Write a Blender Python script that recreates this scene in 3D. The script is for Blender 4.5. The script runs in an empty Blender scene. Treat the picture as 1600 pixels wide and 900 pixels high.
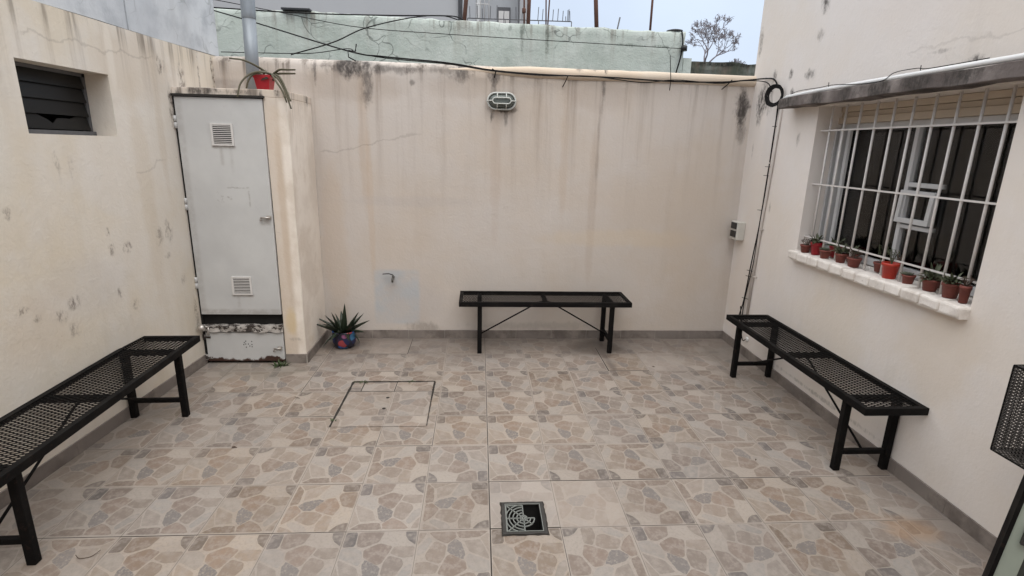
import bpy, bmesh, math, random
from mathutils import Vector, Matrix
R_ = math.radians
rnd = random.Random(7)
scn = bpy.context.scene
C = scn.collection

# ------------------------------------------------------------------ camera
F_PX = 837.106; PITCH = 0.25615; YAW = -0.0651873; ROLL = 0.02366256
def cam_axes():
    cy, sy = math.cos(YAW), math.sin(YAW); cp, sp = math.cos(PITCH), math.sin(PITCH); cr, sr = math.cos(ROLL), math.sin(ROLL)
    Rz = Matrix(((cy, -sy, 0), (sy, cy, 0), (0, 0, 1)))
    right = Vector((1, 0, 0)); fwd = Vector((0, cp, -sp)); up = Vector((0, sp, cp))
    return Rz @ (cr*right + sr*up), Rz @ (-sr*right + cr*up), Rz @ fwd
cam = bpy.data.cameras.new('camera'); co = bpy.data.objects.new('camera', cam); C.objects.link(co)
r_, u_, f_ = cam_axes()
co.matrix_world = Matrix(((r_.x, u_.x, -f_.x, 0), (r_.y, u_.y, -f_.y, 0), (r_.z, u_.z, -f_.z, 1.7216), (0, 0, 0, 1)))
cam.sensor_width = 36; cam.lens = F_PX/1600*36; cam.clip_start = 0.05; cam.clip_end = 500
scn.camera = co

# ------------------------------------------------------------------ sky, sun, exposure
w = bpy.data.worlds.new('World'); scn.world = w; w.use_nodes = True
nt = w.node_tree; nd = nt.nodes; lk = nt.links
bg = nd['Background']
sky = nd.new('ShaderNodeTexSky'); sky.sky_type = 'NISHITA'; sky.sun_disc = False
SUN_EL, SUN_AZ = R_(60), R_(172)
sky.sun_elevation = SUN_EL; sky.sun_rotation = SUN_AZ
tc = nd.new('ShaderNodeTexCoord'); sep = nd.new('ShaderNodeSeparateXYZ'); lk.new(tc.outputs['Generated'], sep.inputs[0])
rmp = nd.new('ShaderNodeValToRGB'); lk.new(sep.outputs['Z'], rmp.inputs[0])
e = rmp.color_ramp.elements; e[0].position = 0.0; e[0].color = (.305, .350, .415, 1); e[1].position = 1.0; e[1].color = (1, 1, 1, 1)
x_ = e.new(.30); x_.color = (.33, .378, .455, 1)
x_ = e.new(.6); x_.color = (.90, .925, .96, 1)
cl = nd.new('ShaderNodeTexNoise'); cl.inputs['Scale'].default_value = 2.2; cl.inputs['Detail'].default_value = 5
lk.new(tc.outputs['Generated'], cl.inputs['Vector'])
clr = nd.new('ShaderNodeMapRange'); lk.new(cl.outputs['Fac'], clr.inputs['Value']); clr.inputs['From Min'].default_value = .3; clr.inputs['From Max'].default_value = .7
clr.inputs['To Min'].default_value = 14.5; clr.inputs['To Max'].default_value = 17.5
mul = nd.new('ShaderNodeVectorMath'); mul.operation = 'SCALE'; lk.new(rmp.outputs[0], mul.inputs[0]); lk.new(clr.outputs[0], mul.inputs['Scale'])
mx = nd.new('ShaderNodeMix'); mx.data_type = 'RGBA'; mx.inputs[0].default_value = .93
lk.new(sky.outputs[0], mx.inputs[6]); lk.new(mul.outputs[0], mx.inputs[7]); lk.new(mx.outputs[2], bg.inputs['Color'])
bg.inputs['Strength'].default_value = 0.10
sl = bpy.data.lights.new('sun', 'SUN'); sl.energy = 0.8; sl.angle = R_(40); sl.color = (1, .96, .9)
so = bpy.data.objects.new('sun', sl); C.objects.link(so)
d = Vector((math.sin(SUN_AZ)*math.cos(SUN_EL), math.cos(SUN_AZ)*math.cos(SUN_EL), math.sin(SUN_EL)))
so.rotation_euler = d.to_track_quat('Z', 'Y').to_euler()
scn.view_settings.view_transform = 'Standard'; scn.view_settings.look = 'None'
scn.view_settings.exposure = 0.55; scn.view_settings.gamma = 1; scn.view_settings.use_curve_mapping = False
scn.render.engine = 'CYCLES'
scn.cycles.max_bounces = 10; scn.cycles.diffuse_bounces = 6

# ------------------------------------------------------------------ shader helpers
class S:
    """small node builder"""
    def __init__(s, name):
        s.m = bpy.data.materials.new(name); s.m.use_nodes = True
        s.nt = s.m.node_tree; s.b = s.nt.nodes['Principled BSDF']
        s.pos = s.nt.nodes.new('ShaderNodeNewGeometry').outputs['Position']
    def new(s, t): return s.nt.nodes.new(t)
    def put(s, sock, v):
        if isinstance(v, bpy.types.NodeSocket): s.nt.links.new(v, sock)
        elif isinstance(v, (tuple, list)):
            n = len(sock.default_value); v = tuple(v)
            sock.default_value = v if len(v) == n else (v + (1,))[:n]
        else: sock.default_value = v
    def math(s, op, a, b=0.0, c=None, clamp=False):
        n = s.new('ShaderNodeMath'); n.operation = op; n.use_clamp = clamp
        s.put(n.inputs[0], a); s.put(n.inputs[1], b)
        if c is not None: s.put(n.inputs[2], c)
        return n.outputs[0]
    def vec(s, op, a, b=None):
        n = s.new('ShaderNodeVectorMath'); n.operation = op; s.put(n.inputs[0], a)
        if b is not None: s.put(n.inputs[1], b)
        return n.outputs['Value'] if op in ('LENGTH', 'DOT_PRODUCT') else n.outputs[0]
    def noise(s, scale=5, detail=4, rough=.55, v=None, stretch=None, dist=0, off=None):
        n = s.new('ShaderNodeTexNoise'); v = v or s.pos
        if off: v = s.vec('ADD', v, off)
        if stretch: v = s.vec('MULTIPLY', v, stretch)
        s.put(n.inputs['Vector'], v); s.put(n.inputs['Scale'], scale); s.put(n.inputs['Detail'], detail); s.put(n.inputs['Roughness'], rough); s.put(n.inputs['Distortion'], dist)
        return n.outputs['Fac']
    def rng(s, v, a, b, c=0., d=1., smooth=True):
        n = s.new('ShaderNodeMapRange'); n.interpolation_type = 'SMOOTHSTEP' if smooth else 'LINEAR'
        s.put(n.inputs[0], v); s.put(n.inputs[1], a); s.put(n.inputs[2], b); s.put(n.inputs[3], c); s.put(n.inputs[4], d)
        return n.outputs[0]
    def mix(s, f, a, b, mode='MIX'):
        n = s.new('ShaderNodeMix'); n.data_type = 'RGBA'; n.blend_type = mode
        s.put(n.inputs[0], f); s.put(n.inputs[6], a); s.put(n.inputs[7], b)
        return n.outputs[2]
    def ramp(s, f, stops, const=False):
        n = s.new('ShaderNodeValToRGB'); s.put(n.inputs[0], f); el = n.color_ramp.elements
        if const: n.color_ramp.interpolation = 'CONSTANT'
        el[0].position = stops[0][0]; el[0].color = (*stops[0][1], 1)
        el[1].position = stops[1][0]; el[1].color = (*stops[1][1], 1)
        for p, c in stops[2:]:
            q = el.new(p); q.color = (*c, 1)
        return n.outputs[0]
    def xyz(s, v=None):
        n = s.new('ShaderNodeSeparateXYZ'); s.put(n.inputs[0], v or s.pos); return n.outputs
    def bump(s, h, strength=.3, dist=.01):
        n = s.new('ShaderNodeBump'); s.put(n.inputs['Height'], h); n.inputs['Strength'].default_value = strength; n.inputs['Distance'].default_value = dist
        s.put(s.b.inputs['Normal'], n.outputs[0])
    def out(s, col, rough=.8, metal=0., spec=None):
        s.put(s.b.inputs['Base Color'], col); s.put(s.b.inputs['Roughness'], rough); s.put(s.b.inputs['Metallic'], metal)
        if spec is not None: s.put(s.b.inputs['Specular IOR Level'], spec)
        return s.m

def simple(name, col, rough=.6, metal=0., var=.12, scale=30, bump=0., spec=None):
    s = S(name); n = s.noise(scale, 4)
    dark = tuple(c*(1-var) for c in col); lite = tuple(min(1, c*(1+var)) for c in col)
    if bump: s.bump(n, bump, .004)
    return s.out(s.mix(n, dark, lite), rough, metal, spec)

def plaster(name, base, warm, cool, top, streak=.5, spots=(), patches=(), mould=(.07, .06, .055), bumpk=.35, streak_len=1.3, tonal=1.0, washes=(), cracks=(), blo=.36, blk=.2, crackle=0.):
    """painted render: tone drift, water streaks running down from the top edge, mildew marks at given places"""
    s = S(name)
    big = s.noise(.9, 5, .6); mid = s.noise(4.5, 5, .6, off=(3, 7, 1)); fine = s.noise(60, 3, .6)
    col = s.mix(s.rng(big, .35, .65), base, warm)
    col = s.mix(s.math('MULTIPLY', s.rng(mid, .42, .72), .55*tonal), col, cool)
    # brushed/washed vertical tone bands
    band = s.noise(1., 6, .7, stretch=(4.5, 4.5, .35), off=(11, 5, 2))
    col = s.mix(s.math('MULTIPLY', s.math('MULTIPLY', s.rng(band, .48, .72), s.rng(big, .38, .62)), .5*tonal), col, tuple(c*.80 for c in warm))
    band2 = s.noise(1., 3, .6, stretch=(3, 3, .9), off=(1, 25, 2))
    col = s.mix(s.math('MULTIPLY', s.rng(band2, .52, .7), .3*tonal), col, tuple(min(1, c*1.08) for c in cool))
    z = s.xyz()[2]
    for (a, b, stt, z0, z1, cc) in washes:      # (centre xyz, radius xyz, strength, unused, unused, colour)
        dd = s.vec('LENGTH', s.vec('DIVIDE', s.vec('SUBTRACT', s.pos, a), b))
        dd = s.math('ADD', dd, s.math('MULTIPLY', s.math('SUBTRACT', mid, .5), .9))
        col = s.mix(s.math('MULTIPLY', s.rng(dd, 1.0, .45), stt), col, cc)
    for (lo, hi, cc, k) in patches:             # painted rectangles
        px, py, pz = s.xyz(); f = None
        for sock, l, h in ((px, lo[0], hi[0]), (py, lo[1], hi[1]), (pz, lo[2], hi[2])):
            g = s.math('MULTIPLY', s.rng(sock, l-.02, l+.02), s.rng(sock, h+.02, h-.02))
            f = g if f is None else s.math('MULTIPLY', f, g)
        f = s.math('MULTIPLY', f, s.rng(mid, .35, .62, .35*k, k)); col = s.mix(f, col, cc)
    # streaks from the top
    st = s.noise(1., 5, .65, stretch=(13, 13, .55)); st2 = s.noise(1., 4, .6, stretch=(38, 38, 1.1), off=(4, 2, 9))
    sm = s.math('MULTIPLY', s.rng(st, .46, .70), s.rng(st2, .3, .62, .35, 1))
    fall = s.math('POWER', s.rng(z, top-streak_len, top-.03, smooth=False), 1.7)
    col = s.mix(s.math('MULTIPLY', s.math('MULTIPLY', sm, fall), streak, clamp=True), col, (.20, .145, .11))
    # dark lip
    lip = s.math('MULTIPLY', s.rng(z, top-.16, top-.04), s.rng(st, .5, .66))
    col = s.mix(s.math('MULTIPLY', lip, min(1, streak*1.1)), col, (.10, .085, .07))
    if crackle:
        dst = s.vec('ADD', s.pos, s.vec('MULTIPLY', s.vec('SUBTRACT', s.pos, s.pos), (0, 0, 0)))
        vo = s.new('ShaderNodeTexVoronoi'); vo.feature = 'DISTANCE_TO_EDGE'; nz = s.new('ShaderNodeTexNoise'); s.put(nz.inputs['Vector'], s.pos); s.put(nz.inputs['Scale'], 3.)
        s.put(vo.inputs['Vector'], s.vec('MULTIPLY', s.vec('ADD', s.pos, s.vec('MULTIPLY', s.vec('SUBTRACT', nz.outputs['Color'], (.5, .5, .5)), (.5, .5, .5))), (1., 1., 1.6))); s.put(vo.inputs['Scale'], 2.6)
        cm = s.math('MULTIPLY', s.rng(vo.outputs[0], .022, .004), s.rng(s.noise(2.3, 4, .6, off=(9, 1, 4)), .46, .60)); col = s.mix(s.math('MULTIPLY', cm, crackle), col, (.10, .11, .10))
    # fine speckle and pitting
    sp = s.noise(26, 5, .7, off=(8, 8, 8)); col = s.mix(s.math('MULTIPLY', s.rng(sp, .66, .76), .28), col, (.25, .2, .17))
    # marks at given places
    blot = s.noise(9, 6, .72, stretch=(1, 1, .55), off=(2, 2, 2)); blot2 = s.noise(42, 6, .75, stretch=(1, 1, .5))
    for (c, r, k) in spots:
        dd = s.vec('LENGTH', s.vec('DIVIDE', s.vec('SUBTRACT', s.pos, c), r))
        dd = s.math('ADD', dd, s.math('MULTIPLY', s.math('SUBTRACT', blot, .5), 2.6))
        m_ = s.math('MULTIPLY', s.rng(dd, 1.0, .25), s.rng(blot2, blo, .60, blk, 1.))
        col = s.mix(s.math('MULTIPLY', m_, k), col, mould)
    for (p0, p1, k) in cracks:                  # thin wandering hairlines
        a = Vector(p0); b = Vector(p1); ax = (b-a); ln = ax.length; ax.normalize()
        rel = s.vec('SUBTRACT', s.pos, tuple(a)); t = s.vec('DOT_PRODUCT', rel, tuple(ax))
        perp = s.vec('SUBTRACT', rel, s.vec('SCALE', tuple(ax))) if False else None
        n1 = s.noise(5, 5, .6); zz = s.math('SUBTRACT', s.xyz(rel)[2], s.math('MULTIPLY', t, ax.z))
        zz = s.math('ADD', zz, s.math('MULTIPLY', s.math('SUBTRACT', n1, .5), .16))
        f = s.math('MULTIPLY', s.rng(s.math('ABSOLUTE', zz), .011, .0), s.math('MULTIPLY', s.rng(t, 0, .05), s.rng(t, ln, ln-.1)))
        col = s.mix(s.math('MULTIPLY', f, k), col, (.16, .13, .11))
    hgt = s.math('ADD', s.math('MULTIPLY', fine, .35), s.math('ADD', s.math('MULTIPLY', mid, .9), s.math('MULTIPLY', s.noise(16, 3), .5)))
    s.bump(hgt, bumpk, .012)
    return s.out(col, .88, 0, .25)

# ------------------------------------------------------------------ mesh helpers
def box(bm, lo, hi, mi=0):
    x0, y0, z0 = lo; x1, y1, z1 = hi
    v = [bm.verts.new(p) for p in ((x0,y0,z0),(x1,y0,z0),(x1,y1,z0),(x0,y1,z0),(x0,y0,z1),(x1,y0,z1),(x1,y1,z1),(x0,y1,z1))]
    for f in ((0,3,2,1),(4,5,6,7),(0,1,5,4),(1,2,6,5),(2,3,7,6),(3,0,4,7)):
        bm.faces.new([v[i] for i in f]).material_index = mi
    return v
def bar(bm, a, b, wd, ht, up=(0, 0, 1)):
    """rectangular bar from a to b"""
    a = Vector(a); b = Vector(b); d = (b-a).normalized(); up = Vector(up)
    s = d.cross(up)
    if s.length < 1e-4: s = d.cross(Vector((1, 0, 0)))
    s.normalize(); u = s.cross(d).normalized(); s *= wd/2; u *= ht/2
    v = [bm.verts.new(p+q) for p in (a, b) for q in (-s-u, s-u, s+u, -s+u)]
    for f in ((0,1,2,3),(7,6,5,4),(0,4,5,1),(1,5,6,2),(2,6,7,3),(3,7,4,0)): bm.faces.new([v[i] for i in f])
def tube(bm, pts, r, n=8, cap=True):
    pts = [Vector(p) for p in pts]; rs = r if isinstance(r, (list, tuple)) else [r]*len(pts)
    rings = []; prev = None
    for i, p in enumerate(pts):
        t = (pts[min(i+1, len(pts)-1)] - pts[max(i-1, 0)])
        if t.length < 1e-9: t = Vector((0, 0, 1))
        t.normalize()
        if prev is None: s = t.cross(Vector((0, 0, 1)) if abs(t.z) < .95 else Vector((1, 0, 0)))
        else: s = prev - t*prev.dot(t)
        s.normalize(); prev = s; u = t.cross(s)
        rings.append([bm.verts.new(p + (s*math.cos(2*math.pi*k/n) + u*math.sin(2*math.pi*k/n))*rs[i]) for k in range(n)])
    for a, b in zip(rings, rings[1:]):
        for k in range(n):
            f = bm.faces.new((a[k], a[(k+1) % n], b[(k+1) % n], b[k])); f.smooth = n > 5
    if cap and n > 2: bm.faces.new(rings[0][::-1]); bm.faces.new(rings[-1])
def spline(pts, sub=8):
    pts = [Vector(p) for p in pts]; P = [pts[0]*2-pts[1]] + pts + [pts[-1]*2-pts[-2]]; o = []
    for i in range(1, len(P)-2):
        for k in range(sub):
            t = k/sub; a, b, c, d_ = P[i-1:i+3]
            o.append(.5*((2*b) + (c-a)*t + (2*a-5*b+4*c-d_)*t*t + (3*b-a-3*c+d_)*t**3))
    o.append(pts[-1]); return o
def lathe(bm, c, prof, n=20):
    c = Vector(c); rings = []
    for r, z in prof:
        rings.append([bm.verts.new(c + Vector((r*math.cos(2*math.pi*k/n), r*math.sin(2*math.pi*k/n), z))) for k in range(n)])
    for a, b in zip(rings, rings[1:]):
        for k in range(n):
            f = bm.faces.new((a[k], a[(k+1) % n], b[(k+1) % n], b[k])); f.smooth = True
    bm.faces.new(rings[0][::-1]); bm.faces.new(rings[-1])
def quad(bm, a, b, c, d, mi=0):
    f = bm.faces.new([bm.verts.new(p) for p in (a, b, c, d)]); f.material_index = mi; return f

def obj(name, bm, mats, parent=None, bevel=0, smooth=False, recalc=True):
    if recalc: bmesh.ops.recalc_face_normals(bm, faces=bm.faces)
    me = bpy.data.meshes.new(name); bm.to_mesh(me); bm.free()
    for m in (mats if isinstance(mats, list) else [mats]): me.materials.append(m)
    o = bpy.data.objects.new(name, me); C.objects.link(o)
    if parent:
        o.parent = parent
    if bevel:
        md = o.modifiers.new('bevel', 'BEVEL'); md.width = bevel; md.segments = 2; md.limit_method = 'ANGLE'; md.angle_limit = R_(40)
    return o
def thing(name, label, cat, loc=(0, 0, 0), rot=0, group=None):
    o = bpy.data.objects.new(name, None); C.objects.link(o); o.location = loc; o.rotation_euler = (0, 0, rot); o.empty_display_size = .1
    o['label'] = label; o['category'] = cat
    if group: o['group'] = group
    return o
def tag(o, label, cat, group=None):
    o['label'] = label; o['category'] = cat
    if group: o['group'] = group
    return o
def B(): return bmesh.new()

# ------------------------------------------------------------------ materials
XR = 2.335; YB = 4.72; YC = 4.128; TOP = 2.375
def XL(y): return -2.4082 + .06*y
cream = (.55, .475, .405); creamw = (.53, .44, .355); creamc = (.55, .485, .435)
M = {}
M['back'] = plaster('back_wall_paint', (.54,.490,.448), (.53,.46,.395), (.545,.505,.475), TOP, streak=.52, streak_len=1.5, tonal=.6,
    spots=[((-1.06,YB,2.33),(.30,.5,.10),1.0), ((-.92,YB,2.24),(.06,.5,.22),.7), ((-.72,YB,2.32),(.35,.5,.05),.6), ((-.31,YB,2.33),(.35,.5,.06),.55), ((-.15,YB,2.3),(.12,.5,.09),.7), ((.13,YB,2.31),(.07,.5,.10),.85),
           ((.12,YB,2.12),(.03,.5,.30),.45), ((.82,YB,2.34),(.04,.5,.07),.8), ((1.04,YB,2.25),(.022,.5,.32),.6), ((1.02,YB,1.75),(.02,.5,.6),.2), ((2.25,YB,2.10),(.09,.5,.15),1.0), ((2.27,YB,2.06),(.06,.5,.12),.9), ((2.27,YB,1.9),(.05,.5,.16),.5),
           ((.19,YB,2.03),(.14,.5,.035),.95), ((.1,YB,1.98),(.02,.5,.09),.75), ((.22,YB,1.98),(.02,.5,.09),.5), ((-.55,YB,2.22),(.03,.5,.03),.6), ((-1.33,YB,2.3),(.02,.5,.15),.7), ((-.5,YB,.10),(.25,.5,.07),.35), ((.55,YB,.12),(.8,.5,.05),.2)],
    washes=[((-.97,YB,1.75),(.05,.5,.75),.3,0,0,(.47,.35,.25)), ((-.93,YB,1.2),(.035,.5,.9),.25,0,0,(.50,.36,.24)), ((.14,YB,1.6),(.06,.5,.8),.22,0,0,(.44,.33,.26)), ((1.0,YB,1.3),(.05,.5,1.),.3,0,0,(.42,.33,.26)),
            ((.73,YB,1.62),(.05,.5,.65),.25,0,0,(.45,.34,.25)), ((1.3,YB,.95),(.9,.5,.10),.3,0,0,(.60,.48,.33)), ((-.6,YB,.35),(.35,.5,.28),.3,0,0,(.42,.38,.36)), ((-1.10,YB,2.18),(.55,.5,.16),.35,0,0,(.36,.29,.235)), ((-.1,YB,2.2),(.4,.5,.13),.25,0,0,(.38,.31,.26)), ((1.0,YB,2.15),(.3,.5,.16),.25,0,0,(.38,.31,.26)), ((-1.25,YB,.8),(.15,.5,1.),.3,0,0,(.52,.40,.29)), ((1.95,YB,1.2),(.35,.5,1.),.35,0,0,(.50,.41,.32)), ((-.6,YB,1.25),(.7,.5,.06),.3,0,0,(.46,.42,.40))],
    patches=[((-.93,4,.14),(-.53,5,.64),(.43,.447,.465),.85), ((-2.2,4,2.06),(-1.70,5,2.20),(.27,.24,.225),.6)],
    cracks=[((-1.35,YB,1.63),(-.45,YB,1.83),.25)], blo=.26, blk=.5)
lft = XL(3.3)
M['left'] = plaster('left_wall_paint', (.665,.610,.54), (.655,.58,.47), (.67,.635,.59), TOP, streak=.45, streak_len=.8, tonal=.8,
    spots=[((XL(4),4.03,2.2),(.5,.08,.07),.8), ((XL(4.2),4.27,2.15),(.5,.05,.14),.7), ((XL(3),3.04,1.58),(.5,.025,.14),.35), ((XL(3),3.13,1.56),(.5,.02,.12),.3), ((XL(3.3),3.31,1.18),(.5,.02,.04),.7), ((XL(3.3),3.32,1.07),(.5,.03,.05),.65), ((XL(3.4),3.46,1.06),(.5,.05,.04),.7),
           ((XL(3),2.98,.83),(.5,.07,.05),.75), ((XL(3),2.9,.79),(.5,.05,.05),.6), ((XL(3.8),3.78,1.08),(.5,.04,.07),.5), ((XL(3.8),3.88,1.11),(.5,.05,.10),.6), ((XL(2.7),2.68,.88),(.5,.05,.03),.65), ((XL(2.7),2.74,.82),(.5,.04,.03),.6), ((XL(3.3),3.32,.80),(.5,.04,.05),.6),
           ((XL(3.8),3.83,.93),(.5,.05,.03),.55), ((XL(4),3.97,.72),(.5,.04,.05),.6), ((XL(2.7),2.7,1.36),(.5,.025,.035),.5), ((XL(3.4),3.45,.69),(.5,.04,.04),.55), ((XL(4.1),4.08,.45),(.5,.03,.2),.7), ((XL(4),4.12,1.95),(.5,.05,.22),.9), ((XL(2.9),2.95,.70),(.5,.05,.06),.5), ((XL(4.3),4.5,2.2),(.5,.02,.3),.7), ((XL(4.7),4.70,2.25),(.5,.03,.25),1.0), ((XL(4.7),4.69,2.1),(.5,.02,.2),1.0)], mould=(.13,.10,.085), blo=.43, blk=.05,
    washes=[((XL(3.7),3.72,1.4),(.5,.10,.9),.3,0,0,(.56,.47,.36)), ((XL(3.6),3.8,2.15),(.5,.5,.3),.45,0,0,(.56,.47,.37)), ((XL(3.1),3.1,.9),(.5,.5,.22),.25,0,0,(.52,.50,.50)), ((XL(2.8),2.75,.8),(.5,.3,.25),.3,0,0,(.60,.50,.40)), ((XL(2.6),2.6,1.9),(.5,.25,.8),.35,0,0,(.66,.65,.62)), ((XL(3.57),3.57,2.2),(.5,.04,.25),.6,0,0,(.72,.66,.58)), ((XL(3.9),3.95,1.8),(.5,.05,.6),.3,0,0,(.52,.43,.33))],
    cracks=[((XL(2.9),2.95,2.215),(XL(4),4.0,2.23),.24), ((XL(3.6),3.62,1.50),(XL(3.9),4.0,1.60),.2)])
M['right'] = plaster('right_wall_paint', (.73,.682,.645), (.72,.655,.59), (.73,.695,.675), 4.3, streak=.25, streak_len=1.5, tonal=.55, bumpk=.28,
    spots=[((XR,4.40,2.33),(.5,.06,.07),.8), ((XR,4.55,2.13),(.5,.10,.20),.95), ((XR,4.42,2.15),(.5,.06,.22),.5), ((XR,4.17,2.30),(.5,.03,.045),.85), ((XR,3.92,2.27),(.5,.07,.05),.75), ((XR,3.86,2.72),(.5,.05,.10),.9), ((XR,3.88,2.52),(.5,.06,.05),.45), ((XR,4.70,2.62),(.5,.04,.12),.75),
           ((XR,3.95,1.83),(.5,.03,.06),.45), ((XR,2.58,2.17),(.5,.07,.035),.85), ((XR,2.80,2.245),(.5,.09,.015),.4), ((XR,4.2,1.30),(.5,.02,.06),.4), ((XR,4.25,.16),(.5,.035,.04),.9), ((XR,4.12,2.16),(.5,.04,.05),.85), ((XR,3.72,2.02),(.5,.02,.02),.8), ((XR,3.3,.12),(.5,.8,.02),.4), ((XR,4.60,1.75),(.5,.02,.1),.4)],
    washes=[((XR,2.4,.75),(.5,.3,.35),.35,0,0,(.64,.53,.40)), ((XR,4.5,.6),(.5,.25,.7),.25,0,0,(.68,.56,.46)), ((XR,3.2,.65),(.5,.5,.3),.25,0,0,(.66,.57,.45)), ((XR,4.35,1.9),(.5,.12,.4),.3,0,0,(.60,.57,.55)), ((XR,2.9,2.6),(.5,.8,.3),.3,0,0,(.72,.65,.60))],
    cracks=[((XR,3.05,2.27),(XR,2.3,2.27),.15)])
M['cab'] = plaster('cupboard_paint', (.66,.585,.51), (.62,.525,.43), (.67,.605,.54), 2.08, streak=.55, streak_len=.9, tonal=.9,
    spots=[((-1.95,YC,2.06),(.16,.5,.03),.85), ((-1.7,YC,2.06),(.12,.5,.03),.8), ((-1.55,YC,2.03),(.02,.5,.07),.8), ((-1.44,YC,2.06),(.03,.5,.05),.8), ((-1.376,4.6,2.05),(.5,.05,.06),.8), ((-1.45,YC,.2),(.05,.5,.02),.3), ((-2.12,YC,2.0),(.03,.5,.1),.9)],
    washes=[((-1.47,YC,.35),(.07,.5,.14),.5,0,0,(.62,.46,.22)), ((-1.46,YC,1.2),(.04,.5,.8),.4,0,0,(.52,.40,.29)), ((-1.376,4.3,.2),(.5,.12,.10),.4,0,0,(.66,.52,.30))], patches=[((-1.435,4,0),(-1.3,5,2.01),(.82,.75,.67),.9)])
M['greywall'] = plaster('grey_render', (.52,.54,.565), (.60,.62,.64), (.40,.42,.445), 3.4, streak=.3, tonal=1.6, crackle=.3, mould=(.2,.21,.22), cracks=[])
M['green'] = plaster('green_render', (.43,.472,.43), (.38,.425,.385), (.49,.52,.485), 3.0, streak=.45, streak_len=.6, tonal=1.2, bumpk=1.0, crackle=.75,
    spots=[((.45,6.15,2.9),(.03,.6,.25),.7), ((.72,6.2,2.9),(.03,.6,.25),.7), ((1.6,6.25,2.84),(.3,.6,.02),.6), ((2.0,6.27,2.84),(.15,.6,.02),.7), ((-.6,6.1,2.83),(.05,.6,.03),.5), ((.32,6.15,2.95),(.02,.6,.03),.8)],
    mould=(.10,.12,.10))
M['mossy'] = plaster('mossy_concrete', (.09,.095,.078), (.045,.055,.035), (.20,.21,.19), 2.88, streak=.9, streak_len=.3, tonal=1.4, mould=(.02,.022,.018), spots=[((2.75,7.4,2.8),(.12,.6,.2),1.), ((3.3,7.5,2.86),(.9,.6,.04),1.)])
M['pipebulge'] = plaster('coping_paint', (.62,.53,.43), (.60,.49,.38), (.62,.54,.46), 2.5, streak=.0, tonal=.6, spots=[((.82,4.65,2.37),(.05,.3,.05),.9), ((.95,4.65,2.37),(.09,.3,.03),.7), ((1.05,4.65,2.36),(.02,.3,.05),.9), ((-.95,4.7,2.40),(.35,.3,.04),.9), ((.45,4.7,2.4),(.3,.3,.015),.5), ((1.25,4.65,2.37),(.05,.3,.02),.5), ((2.3,4.65,2.37),(.02,.3,.02),.9)])
M['lintel'] = plaster('lintel_concrete', (.17,.145,.135), (.12,.10,.093), (.40,.355,.33), 2.4, streak=.0, tonal=1.0, bumpk=.6,
    spots=[((2.28,y,2.085),(.25,.15,.09),.9) for y in (3.95, 3.6, 3.3, 3.05, 2.75, 2.5)], mould=(.045,.04,.036), blk=.5)
s = S('sill_white_paint'); n1 = s.noise(9, 6, .7); n2 = s.noise(40, 5, .7); cc = s.mix(s.rng(n1, .45, .72, 0, .6), (.76,.71,.66), (.52,.46,.40)); cc = s.mix(s.rng(n2, .62, .72, 0, .5), cc, (.34,.29,.25)); s.bump(s.math('ADD', n1, n2), .5, .006)
M['sill'] = s.out(cc, .75)
M['sillhouse'] = M['sill']

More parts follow.
